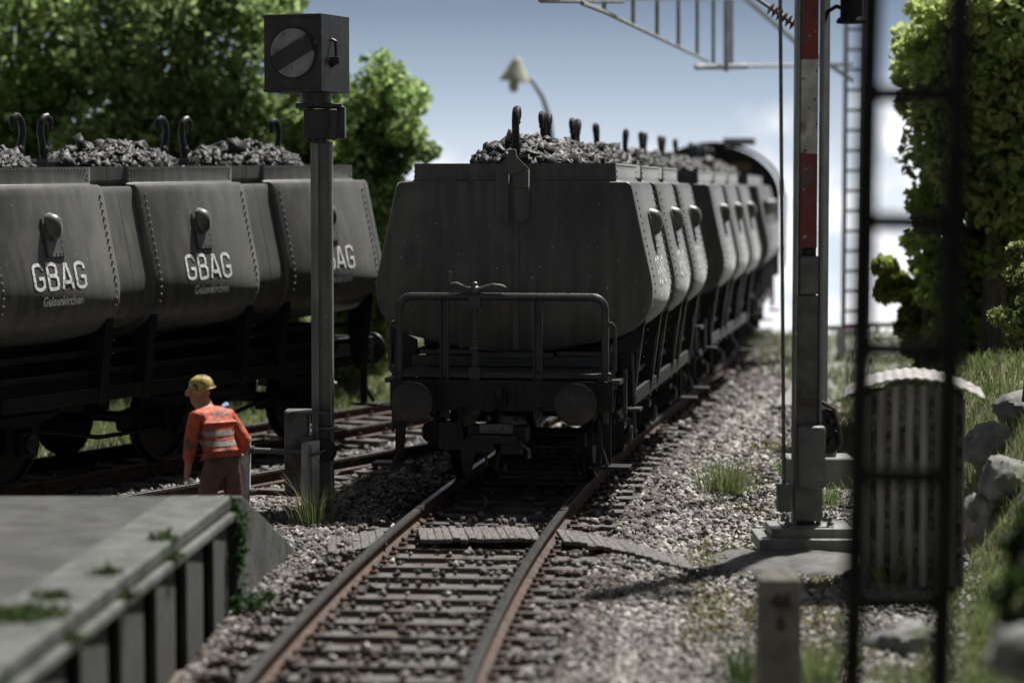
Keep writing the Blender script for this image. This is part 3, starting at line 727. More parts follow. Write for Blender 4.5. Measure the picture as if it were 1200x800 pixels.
    arc += [(-p[0], p[1], p[2]) for p in arc[::-1]]
    g.tube(arc, .042, 'railblack', 10)
    for x in (-.62, .40):
        g.box((x, y, 1.50), (.095,.012,1.30), 'railblack'); g.box((x-.042, y-.03, 1.50), (.012,.05,1.30), 'railblack'); g.box((x+.042, y-.03, 1.50), (.012,.05,1.30), 'railblack')
        for z in (.95,1.1,1.25,1.6,1.7): rivet(g, (x, y-.008, z), (0,-1,0), .012, 'brakemetal')
    for x in (-X, X):
        for z in (.95, 1.1, 1.45): rivet(g, (x, y-.042, z), (0,-1,0), .012, 'brakemetal')
    g.build('railing', parent=t)
    for s in (-1, 1):
        h = MB(); x = s*(X+.10)
        h.tube([(s*X, y, 1.86), (x-s*.03, y, 1.87), (x, y, 1.84), (x+s*.005, y, 1.7), (x, y, 1.36), (x-s*.03, y, 1.32), (s*X, y, 1.34)], .024, 'railblack', 8)
        h.ball((s*(X+.02), y, 1.88), .035, 'railblack', 8); h.build('grab_handle', parent=t)
        e = MB(); e.box((s*(X+.11), -.45, 1.24), (.10,.95,.05), 'railblack'); e.box((s*(X+.16), -.40, 1.1), (.04,.10,.5), 'railblack'); e.box((s*(X+.22), -.2, .90), (.2,.3,.03), 'railblack')
        e.tube([(s*(X+.2), -.1, 1.5),(s*(X+.24), -.1, .6)], .02, 'railblack', 6); e.build('side_step', parent=t)
    b = MB(); x = -.29; yb = -.90
    b.tube([(x, yb, .85), (x, yb, 2.20)], .036, 'railblack', 10)
    b.box((x, yb-.01, 2.09), (.13,.09,.12), 'railblack'); b.box((x, yb-.01, 1.34), (.12,.09,.10), 'railblack'); b.box((x, yb, 1.1), (.11,.08,.42), 'railblack')
    z = 1.42
    while z < 1.72: b.lathe([(.034,0),(.050,.006),(.050,.012),(.034,.018)], 'brakemetal', 12, TR((x, yb, z))); z += .026
    b.box((x, yb, 1.6), (.10,.09,.04), 'railblack')
    bs = b.build('brake_screw', parent=t)
    b = MB(); b.lathe([(.05,0),(.05,.05),(.03,.07),(.03,.10),(.015,.11)], 'brakemetal', 12, TR((x, yb, 2.20)))
    b.tube([(x-.27, yb, 2.285), (x-.20, yb, 2.29), (x-.12, yb, 2.255), (x-.05, yb, 2.235), (x+.05, yb, 2.235), (x+.12, yb, 2.26), (x+.2, yb, 2.275), (x+.30, yb, 2.265), (x+.34, yb, 2.25)], [.018,.02,.02,.022,.022,.02,.024,.02,.006], 'brakemetal', 8)
    b.tube([(x-.27, yb, 2.28), (x-.27, yb, 2.42)], [.014,.024], 'brakemetal', 8); b.build('brake_handle', parent=bs)
    return t
def coal_heap(wagon, i, label, name='coal_load'):
    n = 1500; y0 = i*PITCH; Lh = PL+.1
    u = rng.uniform(-1, 1, n); v = rng.uniform(-1, 1, n)
    r2 = u*u+v*v; k_ = r2 < 1; u, v, r2 = u[k_], v[k_], r2[k_]; n = len(u)
    hm = .30*(1-r2)**.75; z = 3.56+hm*rng.uniform(.55, 1.02, n)
    pos = np.stack([u*.62, y0+Lh/2+v*1.05, z], 1)
    size = rng.uniform(.06, .19, n); size[:3] = (.24,.2,.2); pos[:3] = [(rng.uniform(-.1,.35), y0+Lh/2*(.5+.5*k), 3.55+.27) for k in range(3)]
    base = np.stack([np.array((x, y, 3.44)) for x in np.linspace(-.6,.6,7) for y in np.linspace(y0+.15, y0+Lh-.15, 9)])
    pos = np.vstack([pos, base]); size = np.concatenate([size, np.full(len(base), .2)])
    o = stones(name, pos, size, np.ones((len(pos),3)), 'coal', flat=.42, lo=.5)
    o.matrix_world = wagon.matrix_world if False else Matrix.Identity(4)
    o.location = wagon.location; o.rotation_euler = wagon.rotation_euler
    tag(o, label, 'coal', 'coal heaps on the wagons', 'stuff'); return o
# wagon placement along the middle track
labels = ['dark grey coal wagon at the front of the middle track with brake platform and buffers',
          'second coal wagon on the middle track directly behind the front one',
          'third coal wagon on the middle track just before the locomotive']
w0 = make_wagon(labels[0]); Y = 27.45; wagons = []
for k in range(3):
    w = w0 if k == 0 else copy_tree(w0)
    y1 = Y; a = math.atan((tx(y1+7.5)-tx(y1))/7.5); y2 = y1+7.66*math.cos(a)
    w.location = (tx(y1), y1, 0); w.rotation_euler = (0, 0, -a); w['label'] = labels[k]; wagons.append(w)
    Y = y1 + 10.7*math.cos(a)
lw = copy_tree(w0); lw.location = (LB.x, LB.y, -.06); lw.rotation_euler = (R(.75), 0, -R(29.1)); lw['label'] = 'coal wagon on the left track lettered GBAG behind the signal and the worker'
where = ['front tub', 'middle tub', 'rear tub']; wn_ = ['the front wagon of the middle train', 'the second wagon of the middle train', 'the third wagon of the middle train', 'the left wagon']
for w, nm in zip(wagons+[lw], wn_):
    for i in range(3):
        coal_heap(w, i, 'heap of black coal lumps on the '+where[i]+' of '+nm)

# ------------------------------------------------------------------ steam locomotive beyond the third wagon
def loco():
    y1 = Y-1.4; a = ths(y1+2); t = empty('steam_locomotive', (tx(y1), y1, 0), -a, label='black steam locomotive with arched cab roof and red wheels beyond the coal wagons', cat='locomotive')
    hw = 1.55
    arc = [(hw*math.cos(q), 3.15+1.2*math.sin(q)) for q in np.linspace(0, math.pi, 25)]
    b = MB(); poly = [(hw-.05,1.3)]+[(x*.965, z-.04) for x, z in arc]+[(-hw+.05,1.3)]
    n = len(poly); vs = [(x, 0, z) for x, z in poly]+[(x, 2.6, z) for x, z in poly]
    b.add(vs, [tuple(range(n)), tuple(range(2*n-1,n-1,-1))]+[(i, n+i, n+(i+1)%n, (i+1)%n) for i in range(n)], 'black')
    cab = b.build('cab', parent=t)
    for x in (-.62, .62):
        MB().box((x, -.02, 3.8), (.55,.04,.36), 'black').box((x, -.035, 3.8), (.45,.03,.26), 'brass').build('window', parent=cab, bevel=.01)
    b = MB(); m = len(arc); vs = []
    for y in (-.35, 2.9):
        vs += [(x, y, z) for x, z in arc]+[(x*1.035, y, z+.05) for x, z in arc]
    fs = []
    for i in range(m-1):
        fs += [(i, i+1, 2*m+i+1, 2*m+i), (m+i, 3*m+i, 3*m+i+1, m+i+1), (i, m+i, m+i+1, i+1), (2*m+i, 2*m+i+1, 3*m+i+1, 3*m+i)]
    fs += [(0, 2*m, 3*m, m), (m-1, 2*m-1, 4*m-1, 3*m-1)]
    b.add(vs, fs, 'mastgrey'); b.box((.55, .9, 4.42), (.75,.8,.16), 'farsteel'); b.build('cab_roof', parent=t)
    MB().box((0, -.62, 2.1), (2.7,1.1,1.7), 'black').box((0, -.62, 3.0), (2.3,.95,.3), 'coal').build('coal_bunker', parent=t, bevel=.03)
    MB().tube([(0,2.6,2.9),(0,8.8,2.9)], .85, 'black', 28).tube([(0,7.9,3.6),(0,7.9,4.4)], [.22,.28], 'black', 16).ball((0,5,3.75), (.35,.4,.3), 'black', 16).build('boiler', parent=t)
    MB().box((1.25,4.2,1.75), (.5,9,.08), 'black').box((-1.25,4.2,1.75), (.5,9,.08), 'black').build('running_board', parent=t)
    MB().box((0,3.5,.95), (1.1,10.2,.4), 'locored').box((0,-1.2,1.05), (2.6,.14,.42), 'locored').box((1.35,.2,.95), (.08,1.4,.7), 'locored').box((1.4,0,.5), (.25,.4,.05), 'locored').box((1.35,-.35,2.0),(.08,.1,1.2),'farsteel').build('frame', parent=t, bevel=.01)
    for y, r in ((.4,.5),(2.6,.7),(4.3,.7),(6.0,.7),(8.2,.42)):
        for s in (-1, 1): MB().lathe([(r+.03,-.02),(r+.03,0),(r,.0),(r,.12),(r*.85,.12),(r*.82,.05),(.15,.05),(.12,.14),(.02,.14)], 'locored', 28, TR((s*.76, y, r), (0, s*R(90), 0))).build('wheel', parent=t)
    for x in (-.875, .875): MB().lathe([(.13,0),(.13,.3),(.08,.3),(.08,.42),(.22,.44),(.22,.47),(.05,.49)], 'black', 20, TR((x,-1.27,1.05), (R(90),0,0))).build('buffer', parent=t)
    h = MB()
    for y in (.0, 2.4): h.tube([(1.62,y,1.5),(1.62,y,3.2)], .03, 'farsteel', 6)
    for z in (1.6,2.1,2.6): h.tube([(1.62,-.9,z),(1.62,0,z)], .02, 'farsteel', 6)
    h.build('handrail', parent=t)
loco()

# ------------------------------------------------------------------ platform, lower left
def platform():
    zt = .74; A = at(272, 581, 20.6); fx = A.x
    t = empty('platform', (fx, 20.6, zt), label='weathered concrete platform with mossy edge at the lower left', cat='platform')
    slope = .052      # the edge follows the track
    T = Matrix.Identity(4)
    def fxy(y): return (y)*slope
    def strip(prof, k, name, y0=-11.5, y1=0., n=24, parent=t, bevel=0):
        mb = MB(); vs = []; m = len(prof)
        for i in range(n+1):
            y = y0+(y1-y0)*i/n
            for u, w in prof: vs.append((fxy(y)+u, y, w))
        fs = [(i*m+j, i*m+(j+1)%m, (i+1)*m+(j+1)%m, (i+1)*m+j) for i in range(n) for j in range(m)]
        fs += [tuple(range(m))[::-1], tuple(n*m+j for j in range(m))]
        mb.add(vs, fs, k); return mb.build(name, parent=parent, bevel=bevel)
    strip([(-9,-1.0),(-.2,-1.0),(-.2,-.02),(-.42,.0),(-9,.0)], 'concrete', 'deck')
    strip([(-.52,.004),(-.52,-.10),(-.015,-.115),(.0,-.10),(.0,-.012),(-.012,.006)], 'edge', 'edge_slab', bevel=.012)
    strip([(-.2,-.118),(-.2,-.20),(.035,-.20),(.05,-.185),(.05,-.135),(.04,-.118)], 'edge', 'lip', bevel=.01)
    strip([(-.25,-.2),(-.10,-.2),(-.10,-1.0),(-.25,-1.0)], 'wallc', 'wall')
    y = -.25
    k = 0
    while y > -11:
        b = MB().box((fxy(y)-.035, y-.42, -.6), (.06, .98, .8), 'wallc').build('wall_panel', parent=t, bevel=.012) if k == 0 else b.copy()
        if k: COL.objects.link(b); b.parent = t; b.location = (fxy(y)-fxy(-.25), y+.25, 0)
        y -= 1.16; k += 1
    # sloping end
    r = MB(); poly = [(-.02,-.05),(.02,.0),(.30,-.30),(.34,-.42),(.3,-1.0),(-.1,-1.0)]
    n = len(poly); vs = [(-9, y_, z) for y_, z in poly]+[(-.30, y_, z) for y_, z in poly]
    r.add(vs, [tuple(range(n)), tuple(range(2*n-1,n-1,-1))]+[(i, n+i, n+(i+1)%n, (i+1)%n) for i in range(n)], 'edge'); r.build('end_ramp', parent=t, bevel=.015)
    w = MB(); P_ = [(-.05,-.10),(-.02,.0),(.25,-.03),(3.3,-.92),(3.5,-1.0),(-.05,-1.0)]; n = len(P_)
    for k_, (xa, xb) in enumerate(((-.22,.045),)): w.add([(xa+.055*y_, y_, z) for y_, z in P_]+[(xb+.055*y_, y_, z) for y_, z in P_], [tuple(range(n)), tuple(range(2*n-1,n-1,-1))]+[(i, n+i, n+(i+1)%n, (i+1)%n) for i in range(n)], 'edge')
    w.build('wing_wall', parent=t, bevel=.012)
    return t, fxy
plat, fxy = platform(); PO = plat.location.copy()
def leaves(name, pos, size, cols, parent=None, material='leaf'):
    n = len(pos); v = np.array([(-.5,-.28,0),(.1,-.42,.08),(.62,0,-.05),(.05,.42,.08)], float)
    v = v[None]*size[:, None, None]; v = np.einsum('nij,nkj->nki', rotmats(n), v)+pos[:, None]
    f = np.array([(0,1,2,3)])[None]+(np.arange(n)*4)[:, None, None]
    return fast_mesh(name, v.reshape(-1,3), f.reshape(-1,4), np.repeat(cols, 4, 0), material, parent)
def lcols(n, a=(.035,.07,.015), b=(.14,.20,.05)):
    t = rng.uniform(0, 1, (n,1)); return np.array(a)+(np.array(b)-np.array(a))*t
def ivy():
    p = []
    for _ in range(15):
        a = np.array([rng.uniform(-.02,.06), rng.uniform(-.22,.05), -.1])
        for s in range(rng.integers(8,24)): p.append(a+rng.normal(0,.035,3)*[.7,1,.4]+[.05,0,-.04-s*.033])
    for _ in range(40): p.append(np.array([rng.uniform(-.04,.07), rng.uniform(-.12,.05), rng.uniform(-.12,.0)]))
    for _ in range(220): p.append(np.array([rng.uniform(.0,.35), rng.uniform(-.4,.15), rng.uniform(-.96,-.8)]))
    p = np.array(p); o = leaves('ivy', p, rng.uniform(.03,.07,len(p)), lcols(len(p), (.012,.03,.01), (.045,.085,.028)))
    o.location = PO; tag(o, 'dark green ivy hanging down the end corner of the platform', 'ivy')
ivy()
def clump(x, y, z, r, n, label, name='moss_clump', a=(.025,.045,.012), b=(.07,.10,.03), h=.05, cat='moss clump', group='moss clumps on the platform edge'):
    q = rng.normal(0, 1, (n,3))*np.array([r*.45, r*.45, h*.4]); q[:,2] = np.abs(q[:,2])
    o = leaves(name, q, rng.uniform(.02,.05,n), lcols(n, a, b)); o.location = (x, y, z); tag(o, label, cat, group, 'stuff')
for px, py, r, n, lb in ((193,631,.10,150,'moss clump on the platform edge nearest the worker'),(125,672,.10,130,'small moss clump on the middle of the platform edge'),
                         (60,700,.14,170,'moss clump further down the platform edge'),(25,722,.26,900,'largest bushy moss clump on the platform in the lower left corner')):
    q = gnd(px, py, .745); clump(q.x, q.y, q.z, r, n, lb, h=.05 if n < 1000 else .14)
for px, py, lb in ((215,655,'green moss clump on the lip below the edge, nearest the ivy'),(150,700,'green moss clump on the lip, midway'),(75,750,'green moss clump on the lip, low in the corner')):
    q = gnd(px, py, .62); clump(PO.x+fxy(q.y-PO.y)+.02, q.y, .62, .10, 160, lb)

# ------------------------------------------------------------------ plank crossing
def planks(x0, x1, y0, y1, z0, z1, n, label, curve=0.):
    t = empty('plank_crossing', ((x0+x1)/2, (y0+y1)/2, 0), label=label, cat='plank crossing', group='plank panels of the foot crossing')
    w = (x1-x0)/n; cx, cy = (x0+x1)/2, (y0+y1)/2
    for i in range(n):
        f = (i+.5)/n; z = z0+(z1-z0)*f+random.uniform(-.008,.008); yo = curve*f*f
        MB().box((x0+w*(i+.5)-cx, yo+random.uniform(-.02,.02), z), (w*.975, (y1-y0)+random.uniform(-.06,.06), .045), 'plank', rot=(0, -math.atan((z1-z0)/(x1-x0)), random.uniform(-.01,.01)+.08)).build('plank', parent=t, bevel=.008)
yc = 24.1; c = tx(yc)
planks(c-.52, c+.64, yc-.42, yc+.42, -.075, -.075, 15, 'grey weathered planks laid between the two rails in front of the wagon')
planks(c-1.40, c-.84, yc-.75, yc+.35, -.19, -.08, 7, 'short grey plank panel left of the left rail')
planks(c+.86, c+2.05, yc-.5, yc+.36, -.09, -.2, 16, 'long grey plank panel sloping down right of the right rail', curve=-1.2)

# ------------------------------------------------------------------ signal with boxed disc
def signal():
    b = gnd(379, 596, -.2); Yd = b.y; s_ = F_PX/Yd
    t = empty('disc_signal', (b.x, Yd, -.25), label='black box signal with barred grey disc on a tall steel post', cat='railway signal')
    zz = lambda py: at(379, py, Yd).z+.25
    top = zz(166)
    p = MB(); H = top; lean = (at(377,166,Yd).x-b.x)/H*0
    p.box((0, 0, H/2), (.225, .05, H), 'steel'); p.box((-.10, 0, H/2), (.03, .22, H), 'steel'); p.box((.10, 0, H/2), (.03, .22, H), 'steel'); p.box((-.06,-.09,H/2),(.06,.03,H-.02),'steel')
    p.build('post', parent=t, bevel=.006)
    c = MB(); zc = zz(146)
    c.box((.0, -.02, zc), (.36,.36,.32), 'signalblack'); c.box((.16,0,zc+.02),(.2,.24,.34),'signalblack'); c.box((-.02,-.05,zc+.2),(.5,.2,.05),'signalblack')
    c.lathe([(.17,0),(.17,.2),(.14,.22)], 'signalblack', 20, TR((-.06,0,zz(126)))); c.tube([(.05,-.2,zc+.15),(.09,-.22,zc),(.05,-.2,zc-.16)], .02, 'rust', 6)
    for x in (-.12,-.04,.04): c.ball((x,-.16,zc-.18), .03, 'signalblack', 8)
    c.build('drive_housing', parent=t, bevel=.015)
    zb0, zb1 = zz(109), zz(19); h = zb1-zb0; a = .69
    hd = empty('lantern_box', (-.12, -.02, zb0)); hd.parent = t; hd.rotation_euler = (0, 0, -R(20)); hd.name = 'lantern_box'
    COL.objects.unlink(hd); bpy.data.objects.remove(hd)
    T = TR((-.155, 0, zb0+h/2), (0, 0, -R(22)))
    q = MB(); q.box((0,0,0), (a,a,h), 'signalblack', T=T)
    q.box((0,-a/2-.004,h/2-.02), (a+.01,.02,.03), 'signalblack', T=T); q.box((0,-a/2-.004,-h/2+.02), (a+.01,.02,.03), 'signalblack', T=T)
    q.tube([(a/2,-.1,.15),(a/2+.05,-.1,.13),(a/2+.06,-.1,-.1),(a/2,-.1,-.14)], .02, 'signalblack', 6, T); q.box((a/2+.05,-.12,-.08),(.12,.05,.08),'signalblack',T=T)
    bx = q.build('lantern_box', parent=t, bevel=.008)
    rr = .262; D = T @ TR((.0, -a/2-.001, 0), (R(90), 0, 0))
    MB().lathe([(rr+.025,-.01),(rr+.025,.012),(rr+.012,.016),(rr+.002,.004)], 'signalblack', 48, D).build('disc_rim', parent=bx)
    dk = MB().lathe([(rr,0),(rr,.008),(.001,.009)], 'disc', 48, D).build('disc', parent=bx)
    bar = MB(); T2 = D @ TR((0,0,.0), (0,0,R(28)))
    pts = [(x, y) for x, y in ((-.255,-.085),(.255,-.085),(.255,.085),(-.255,.085))]; bar.prism([(-.245,-.088),(.245,-.088),(.262,0),(.245,.088),(-.245,.088),(-.262,0)], .028, 'signalblack', T2); bar.build('bar', parent=bx)
    # drive box and pulley at the foot
    f = MB(); x1 = (345-379)/s_; f.box((x1+.03, .05, zz(530)), (.26,.34,zz(481)-zz(580)), 'mastgrey'); f.box((x1+.16,.0,zz(482)+.0),(.46,.40,.03),'mastgrey'); f.box((.06,-.1,zz(500)),(.2,.3,.03),'mastgrey'); f.build('drive_box', parent=t, bevel=.015)
    MB().lathe([(.04,-.1),(.11,-.09),(.115,-.07),(.095,-.05),(.115,-.03),(.11,-.01),(.04,.0),(.03,.12)], 'black', 24, TR((.08,-.20,zz(525)), (0,R(90),R(60)))).build('pulley', parent=t)
signal()
# low pipe fence
def fence():
    A = gnd(289, 598, -.2); B = gnd(366, 596, -.2); A.y = B.y = (A.y+B.y)/2-.15
    t = empty('pipe_fence', ((A.x+B.x)/2, A.y, -.2), label='low fence of two steel posts and two rusty pipes beside the worker', cat='fence'); x0 = t.location.x
    for q, w, h in ((A, .10, .82), (B, .20, .78)):
        p = MB(); x = q.x-x0; p.box((x,0,h/2-.05), (w,.12,h+.1), 'post', rot=(0, .02, 0))
        if w > .15: p.box((x-.03,-.03,h+.02), (.15,.1,.05), 'mastgrey', rot=(0,-.35,0)); p.box((x,-.075,h/2),(.03,.03,h-.1),'steel'); p.tube([(x,-.1,h-.16),(x+.18,-.14,h-.1)],.02,'brakemetal',6)
        p.build('post', parent=t, bevel=.012)
    for z in (.66, .20):
        MB().tube([(A.x-x0-.02,-.02,z+.02),(B.x-x0+.12,-.02,z-.02)], .028, 'rust' if z < .5 else 'brakemetal', 10).tube([(A.x-x0+.05,-.02,z+.018),(A.x-x0+.10,-.02,z+.018)], .042, 'mastgrey', 10).build('pipe_rail', parent=t)
fence()

# ------------------------------------------------------------------ worker
def skin_body(name, verts, edges, radii, material, parent, root=0, sub=2):
    me = bpy.data.meshes.new(name); me.from_pydata(verts, edges, []); o = bpy.data.objects.new(name, me); COL.objects.link(o)
    m = o.modifiers.new('skin', 'SKIN'); m.use_smooth_shade = True
    for i, r in enumerate(radii):
        s = me.skin_vertices[0].data[i]; s.radius = r if isinstance(r, tuple) else (r, r); s.use_root = (i == root)
    m2 = o.modifiers.new('sub', 'SUBSURF'); m2.levels = sub; m2.render_levels = sub
    bpy.context.view_layer.update()
    me2 = bpy.data.meshes.new_from_object(o.evaluated_get(bpy.context.evaluated_depsgraph_get())); bpy.data.objects.remove(o); bpy.data.meshes.remove(me)
    me2.name = name; me2.materials.clear(); me2.materials.append(M[material]); me2.polygons.foreach_set('use_smooth', [True]*len(me2.polygons))
    o = bpy.data.objects.new(name, me2); COL.objects.link(o); o.parent = parent; return o
def worker():
    p = at(260, 560, 23.5); t = empty('person', (p.x, 23.5, -.23), R(38), label='worker in orange jacket with grey bands, yellow helmet and brown trousers, bending forward', cat='person')
    J = dict(pel=(0,0,.94), wai=(0,.03,1.08), che=(0,.12,1.24), uch=(0,.19,1.36), nek=(0,.27,1.43),
             sl=(-.18,.17,1.35), el=(-.27,.13,1.10), wl=(-.25,.20,.89), sr=(.18,.17,1.35), er=(.29,.03,1.11), wr=(.25,.12,.93),
             hl=(-.10,.0,.90), kl=(-.13,.10,.50), al=(-.12,.02,.09), fl=(-.13,.17,.04), hr=(.10,0,.90), kr=(.13,-.02,.49), ar=(.15,-.16,.09), fr=(.17,-.02,.04))
    HT = Matrix.Translation(Vector((-.02,.35,1.555))) @ Euler((R(-4), 0, R(56))).to_matrix().to_4x4() @ Matrix.Scale(1.13, 4)   # head turned left
    hp = lambda x, y, z: tuple(HT @ Vector((x, y, z)))
    names = ['pel','wai','che','uch','nek']; V = [J[n] for n in names]; rad = [(.145,.115),(.135,.105),(.155,.12),(.14,.10),.058]
    E = [(0,1),(1,2),(2,3),(3,4)]
    def add(p, r, par): V.append(p); rad.append(r); E.append((par, len(V)-1)); return len(V)-1
    # head
    h1 = add(hp(0,.01,-.03), .078, 4); h2 = add(hp(0,.0,.05), (.092,.108), h1); h3 = add(hp(0,-.01,.125), (.075,.09), h2)
    j = add(hp(0,.085,-.06), .036, h1); n_ = add(hp(0,.135,.012), .018, h2)
    for s in (-1, 1): add(hp(s*.085,-.01,.03), .017, h2)
    for s, sd_ in ((-1,'l'), (1,'r')):
        a = add(J['s'+sd_], .072, 3); b = add(J['e'+sd_], .05, a); c_ = add(J['w'+sd_], .034, b)
        w = Vector(J['w'+sd_]); hnd = add(tuple(w+Vector((0,.02,-.06))), (.040,.028), c_)
        for k in range(4):
            o = Vector((0, .035-.022*k+.01, -.05)); f1 = add(tuple(w+Vector((0,.02,-.06))+o), .0105, hnd); f2 = add(tuple(w+Vector((-s*.02,.02,-.06))+o+Vector((0,0,-.035+.005*abs(k-1)))), .010, f1); add(tuple(w+Vector((-s*.045,.02,-.065))+o+Vector((0,0,-.03+.006*abs(k-1)))), .009, f2)
        th = add(tuple(w+Vector((-s*.015,.06,-.055))), .012, hnd); add(tuple(w+Vector((-s*.035,.07,-.09))), .010, th)
        a = add(J['h'+sd_], .10, 0); b = add(J['k'+sd_], .066, a); c_ = add(J['a'+sd_], .042, b); add(J['f'+sd_], .036, c_)
    body = skin_body('body', V, E, rad, 'skin', t)
    # trousers
    V = [(0,0.02,1.08), J['pel']]; rad = [(.145,.115),(.168,.138)]; E = [(0,1)]
    for sd_ in 'lr': a = add(J['h'+sd_], .12, 1); k = Vector(J['k'+sd_]); m_ = (Vector(J['h'+sd_])+k)/2; m1 = add(tuple(m_), .105, a); b = add(tuple(k), .085, m1); add(tuple((k+Vector(J['a'+sd_]))/2), .078, b); add(J['a'+sd_], .07, len(V)-1)
    skin_body('trousers', V, E, rad, 'brown', body, root=1)
    # jacket
    V = [(0,.01,1.03), (0,.03,1.12), J['che'], J['uch'], tuple(Vector(J['nek'])+Vector((0,-.015,.0)))]; rad = [(.175,.142),(.168,.135),(.178,.138),(.155,.112),.075]; E = [(0,1),(1,2),(2,3),(3,4)]
    for sd_ in 'lr':
        a = add(J['s'+sd_], .088, 3); m_ = (Vector(J['s'+sd_])+Vector(J['e'+sd_]))/2; m1 = add(tuple(m_), .078, a); b = add(J['e'+sd_], .07, m1); add(tuple(Vector(J['w'+sd_])+Vector((0,0,.03))), .056, b)
    jk = skin_body('jacket', V, E, rad, 'orange', body, root=1)
    # bands: polygons of the jacket trunk near two heights become reflective
    jk.data.materials.append(M['stripe']); mx_ = []
    for pl in jk.data.polygons: mx_.append(0)
    jk.data.polygons.foreach_set('material_index', mx_)
    from mathutils.bvhtree import BVHTree
    bvh = BVHTree.FromPolygons([v.co for v in jk.data.vertices], [tuple(q.vertices) for q in jk.data.polygons])
    for z0 in (1.215, 1.12):
        vs = []; n = 40; cy = .07 if z0 > 1.15 else .04
        for k in range(n):
            a = 2*math.pi*k/n; d = Vector((math.cos(a), math.sin(a), 0))
            for z in (z0-.024, z0+.024):
                o_ = Vector((0, cy, z)); hit = bvh.ray_cast(o_, d)
                r = min((hit[0]-o_).length if hit[0] else .18, .215); vs.append(o_+d*(r+.005))
        b_ = MB(); b_.add(vs, [(2*k, 2*((k+1)%n), 2*((k+1)%n)+1, 2*k+1) for k in range(n)]); b_.build('reflective_band', 'stripe', parent=jk)
    hm = MB(); pr = [(.112,-.035),(.114,-.02),(.112,.0),(.107,.03),(.092,.06),(.06,.085),(.02,.096),(.001,.097)]
    hm.lathe(pr, 'yellow', 24, HT @ TR((0,-.012,.075), (R(-8),0,0)) @ Matrix.Diagonal((.80,.96,1,1)))
    hm.lathe([(.118,-.04),(.126,-.036),(.126,-.028),(.118,-.024)], 'yellow', 24, HT @ TR((0,-.012,.075), (R(-8),0,0)) @ Matrix.Diagonal((.80,.97,1,1))); hm.build('safety_helmet', parent=body, bevel=.004)
    for s in (-1, 1): MB().ball((s*.034,.085,.035), .012, 'dark', 8, HT).build('eye', parent=body)
    for sd_ in 'lr':
        f = Vector(J['f'+sd_]); MB().ball((f.x, f.y-.06, .05), (.055,.14,.055), 'dark', 12).build('boot', parent=body)
    o = MB().tube([(.11,.17,1.44),(.16,.19,1.45),(.20,.2,1.40)], [.02,.045,.03], 'blue', 8).build('shoulder_cloth', parent=body)
worker()

# ------------------------------------------------------------------ main mast at the right
def main_mast():
    Yd = 23.9; b = at(944, 600, Yd); s_ = F_PX/Yd; X0 = b.x
    t = empty('signal_mast', (X0, Yd, -.1), label='grey steel mast with red and white plate standing on a stepped foundation', cat='mast')
    zz = lambda py: at(944, py, Yd).z+.1
    xx = lambda px: (px-944)/s_
    H = 6.6
    p = MB(); p.box((0, .03, H/2), (.17,.10,H), 'mastgrey')
    for x in (-.122, .122): p.box((x, -.03, H/2+.0), (.028,.20,H), 'steel')
    p.box((.0,-.045,zz(423)), (.212,.07,zz(346)-zz(500)), 'mastgrey')
    p.build('post', parent=t, bevel=.006)
    for y0, y1, k in ((-70,70,'red'),(70.3,180,'signwhite'),(180.3,290,'red')):
        MB().box((0, -.075, (zz(y0)+zz(y1))/2), (.165,.02,zz(y0)-zz(y1)), k).build('colour_plate', parent=t)
    MB().box((.005,-.10,zz(322)), (.19,.05,zz(300)-zz(345)), 'mastgrey').box((0,-.09,zz(295)),(.08,.04,.08),'black').build('cover_plate', parent=t, bevel=.02)
    MB().box((.03,-.17,zz(533)), (.255,.20,zz(497)-zz(570)), 'mastgrey').build('drive_box', parent=t, bevel=.025)
    MB().box((.01,-.04,zz(585)), (.27,.25,zz(560)-zz(606)), 'mastgrey').build('mast_foot', parent=t, bevel=.012)
    f = MB(); f.box((.02,.0,.0), (1.02,.80,.12), 'steel'); f.box((.03,.02,.10), (.78,.6,.10), 'steel'); f.box((.0,0,.155),(.5,.42,.02),'steel')
    for x in (-.19,.22):
        for y in (-.16,.16): f.lathe([(.035,0),(.035,.04),(.02,.04),(.02,.09)], 'mastgrey', 6, TR((x,y,.16)))
    f.build('foundation', parent=t, bevel=.015)
    rb = MB(); xr0, xr1 = xx(908), xx(917); rb.tube([(xr1,-.1,zz(570)),(xr0,-.1,zz(-60))], .019, 'brakemetal', 8); rb.build('pull_rod', parent=t)
    MB().box((xx(917),-.08,zz(581)), (.13,.16,zz(566)-zz(598)), 'mastgrey').build('rod_box', parent=t, bevel=.012)
    for z, r in ((zz(492),.10),(zz(516),.12)):
        MB().lathe([(.03,-.06),(r,-.06),(r+.015,-.04),(r-.02,-.02),(r+.015,.0),(r,.02),(.04,.03),(.03,.08)], 'black', 24, TR((xx(969),-.06,z), (R(90),0,R(20)))).build('pulley', parent=t)
    MB().tube([(xx(960),-.05,zz(470)),(xx(975),-.08,zz(478)),(xx(981),-.08,zz(500)),(xx(984),-.06,zz(520))], .022, 'rust', 6).build('wire_guard', parent=t)
    # lamp on a swan neck near the top
    lm = MB(); xl = xx(992); T = TR((xl, -.05, zz(28)))
    lm.lathe([(.135,0),(.145,.02),(.125,.05),(.105,.06),(.105,.5),(.13,.52),(.13,.56),(.02,.7)], 'lattice', 24, T)
    lm.tube([(xx(960),-.02,zz(28)),(xx(965),-.04,zz(14)),(xx(975),-.05,zz(8)),(xx(985),-.05,zz(12))], .022, 'lattice', 8)
    lm.build('lamp', parent=t)
main_mast()
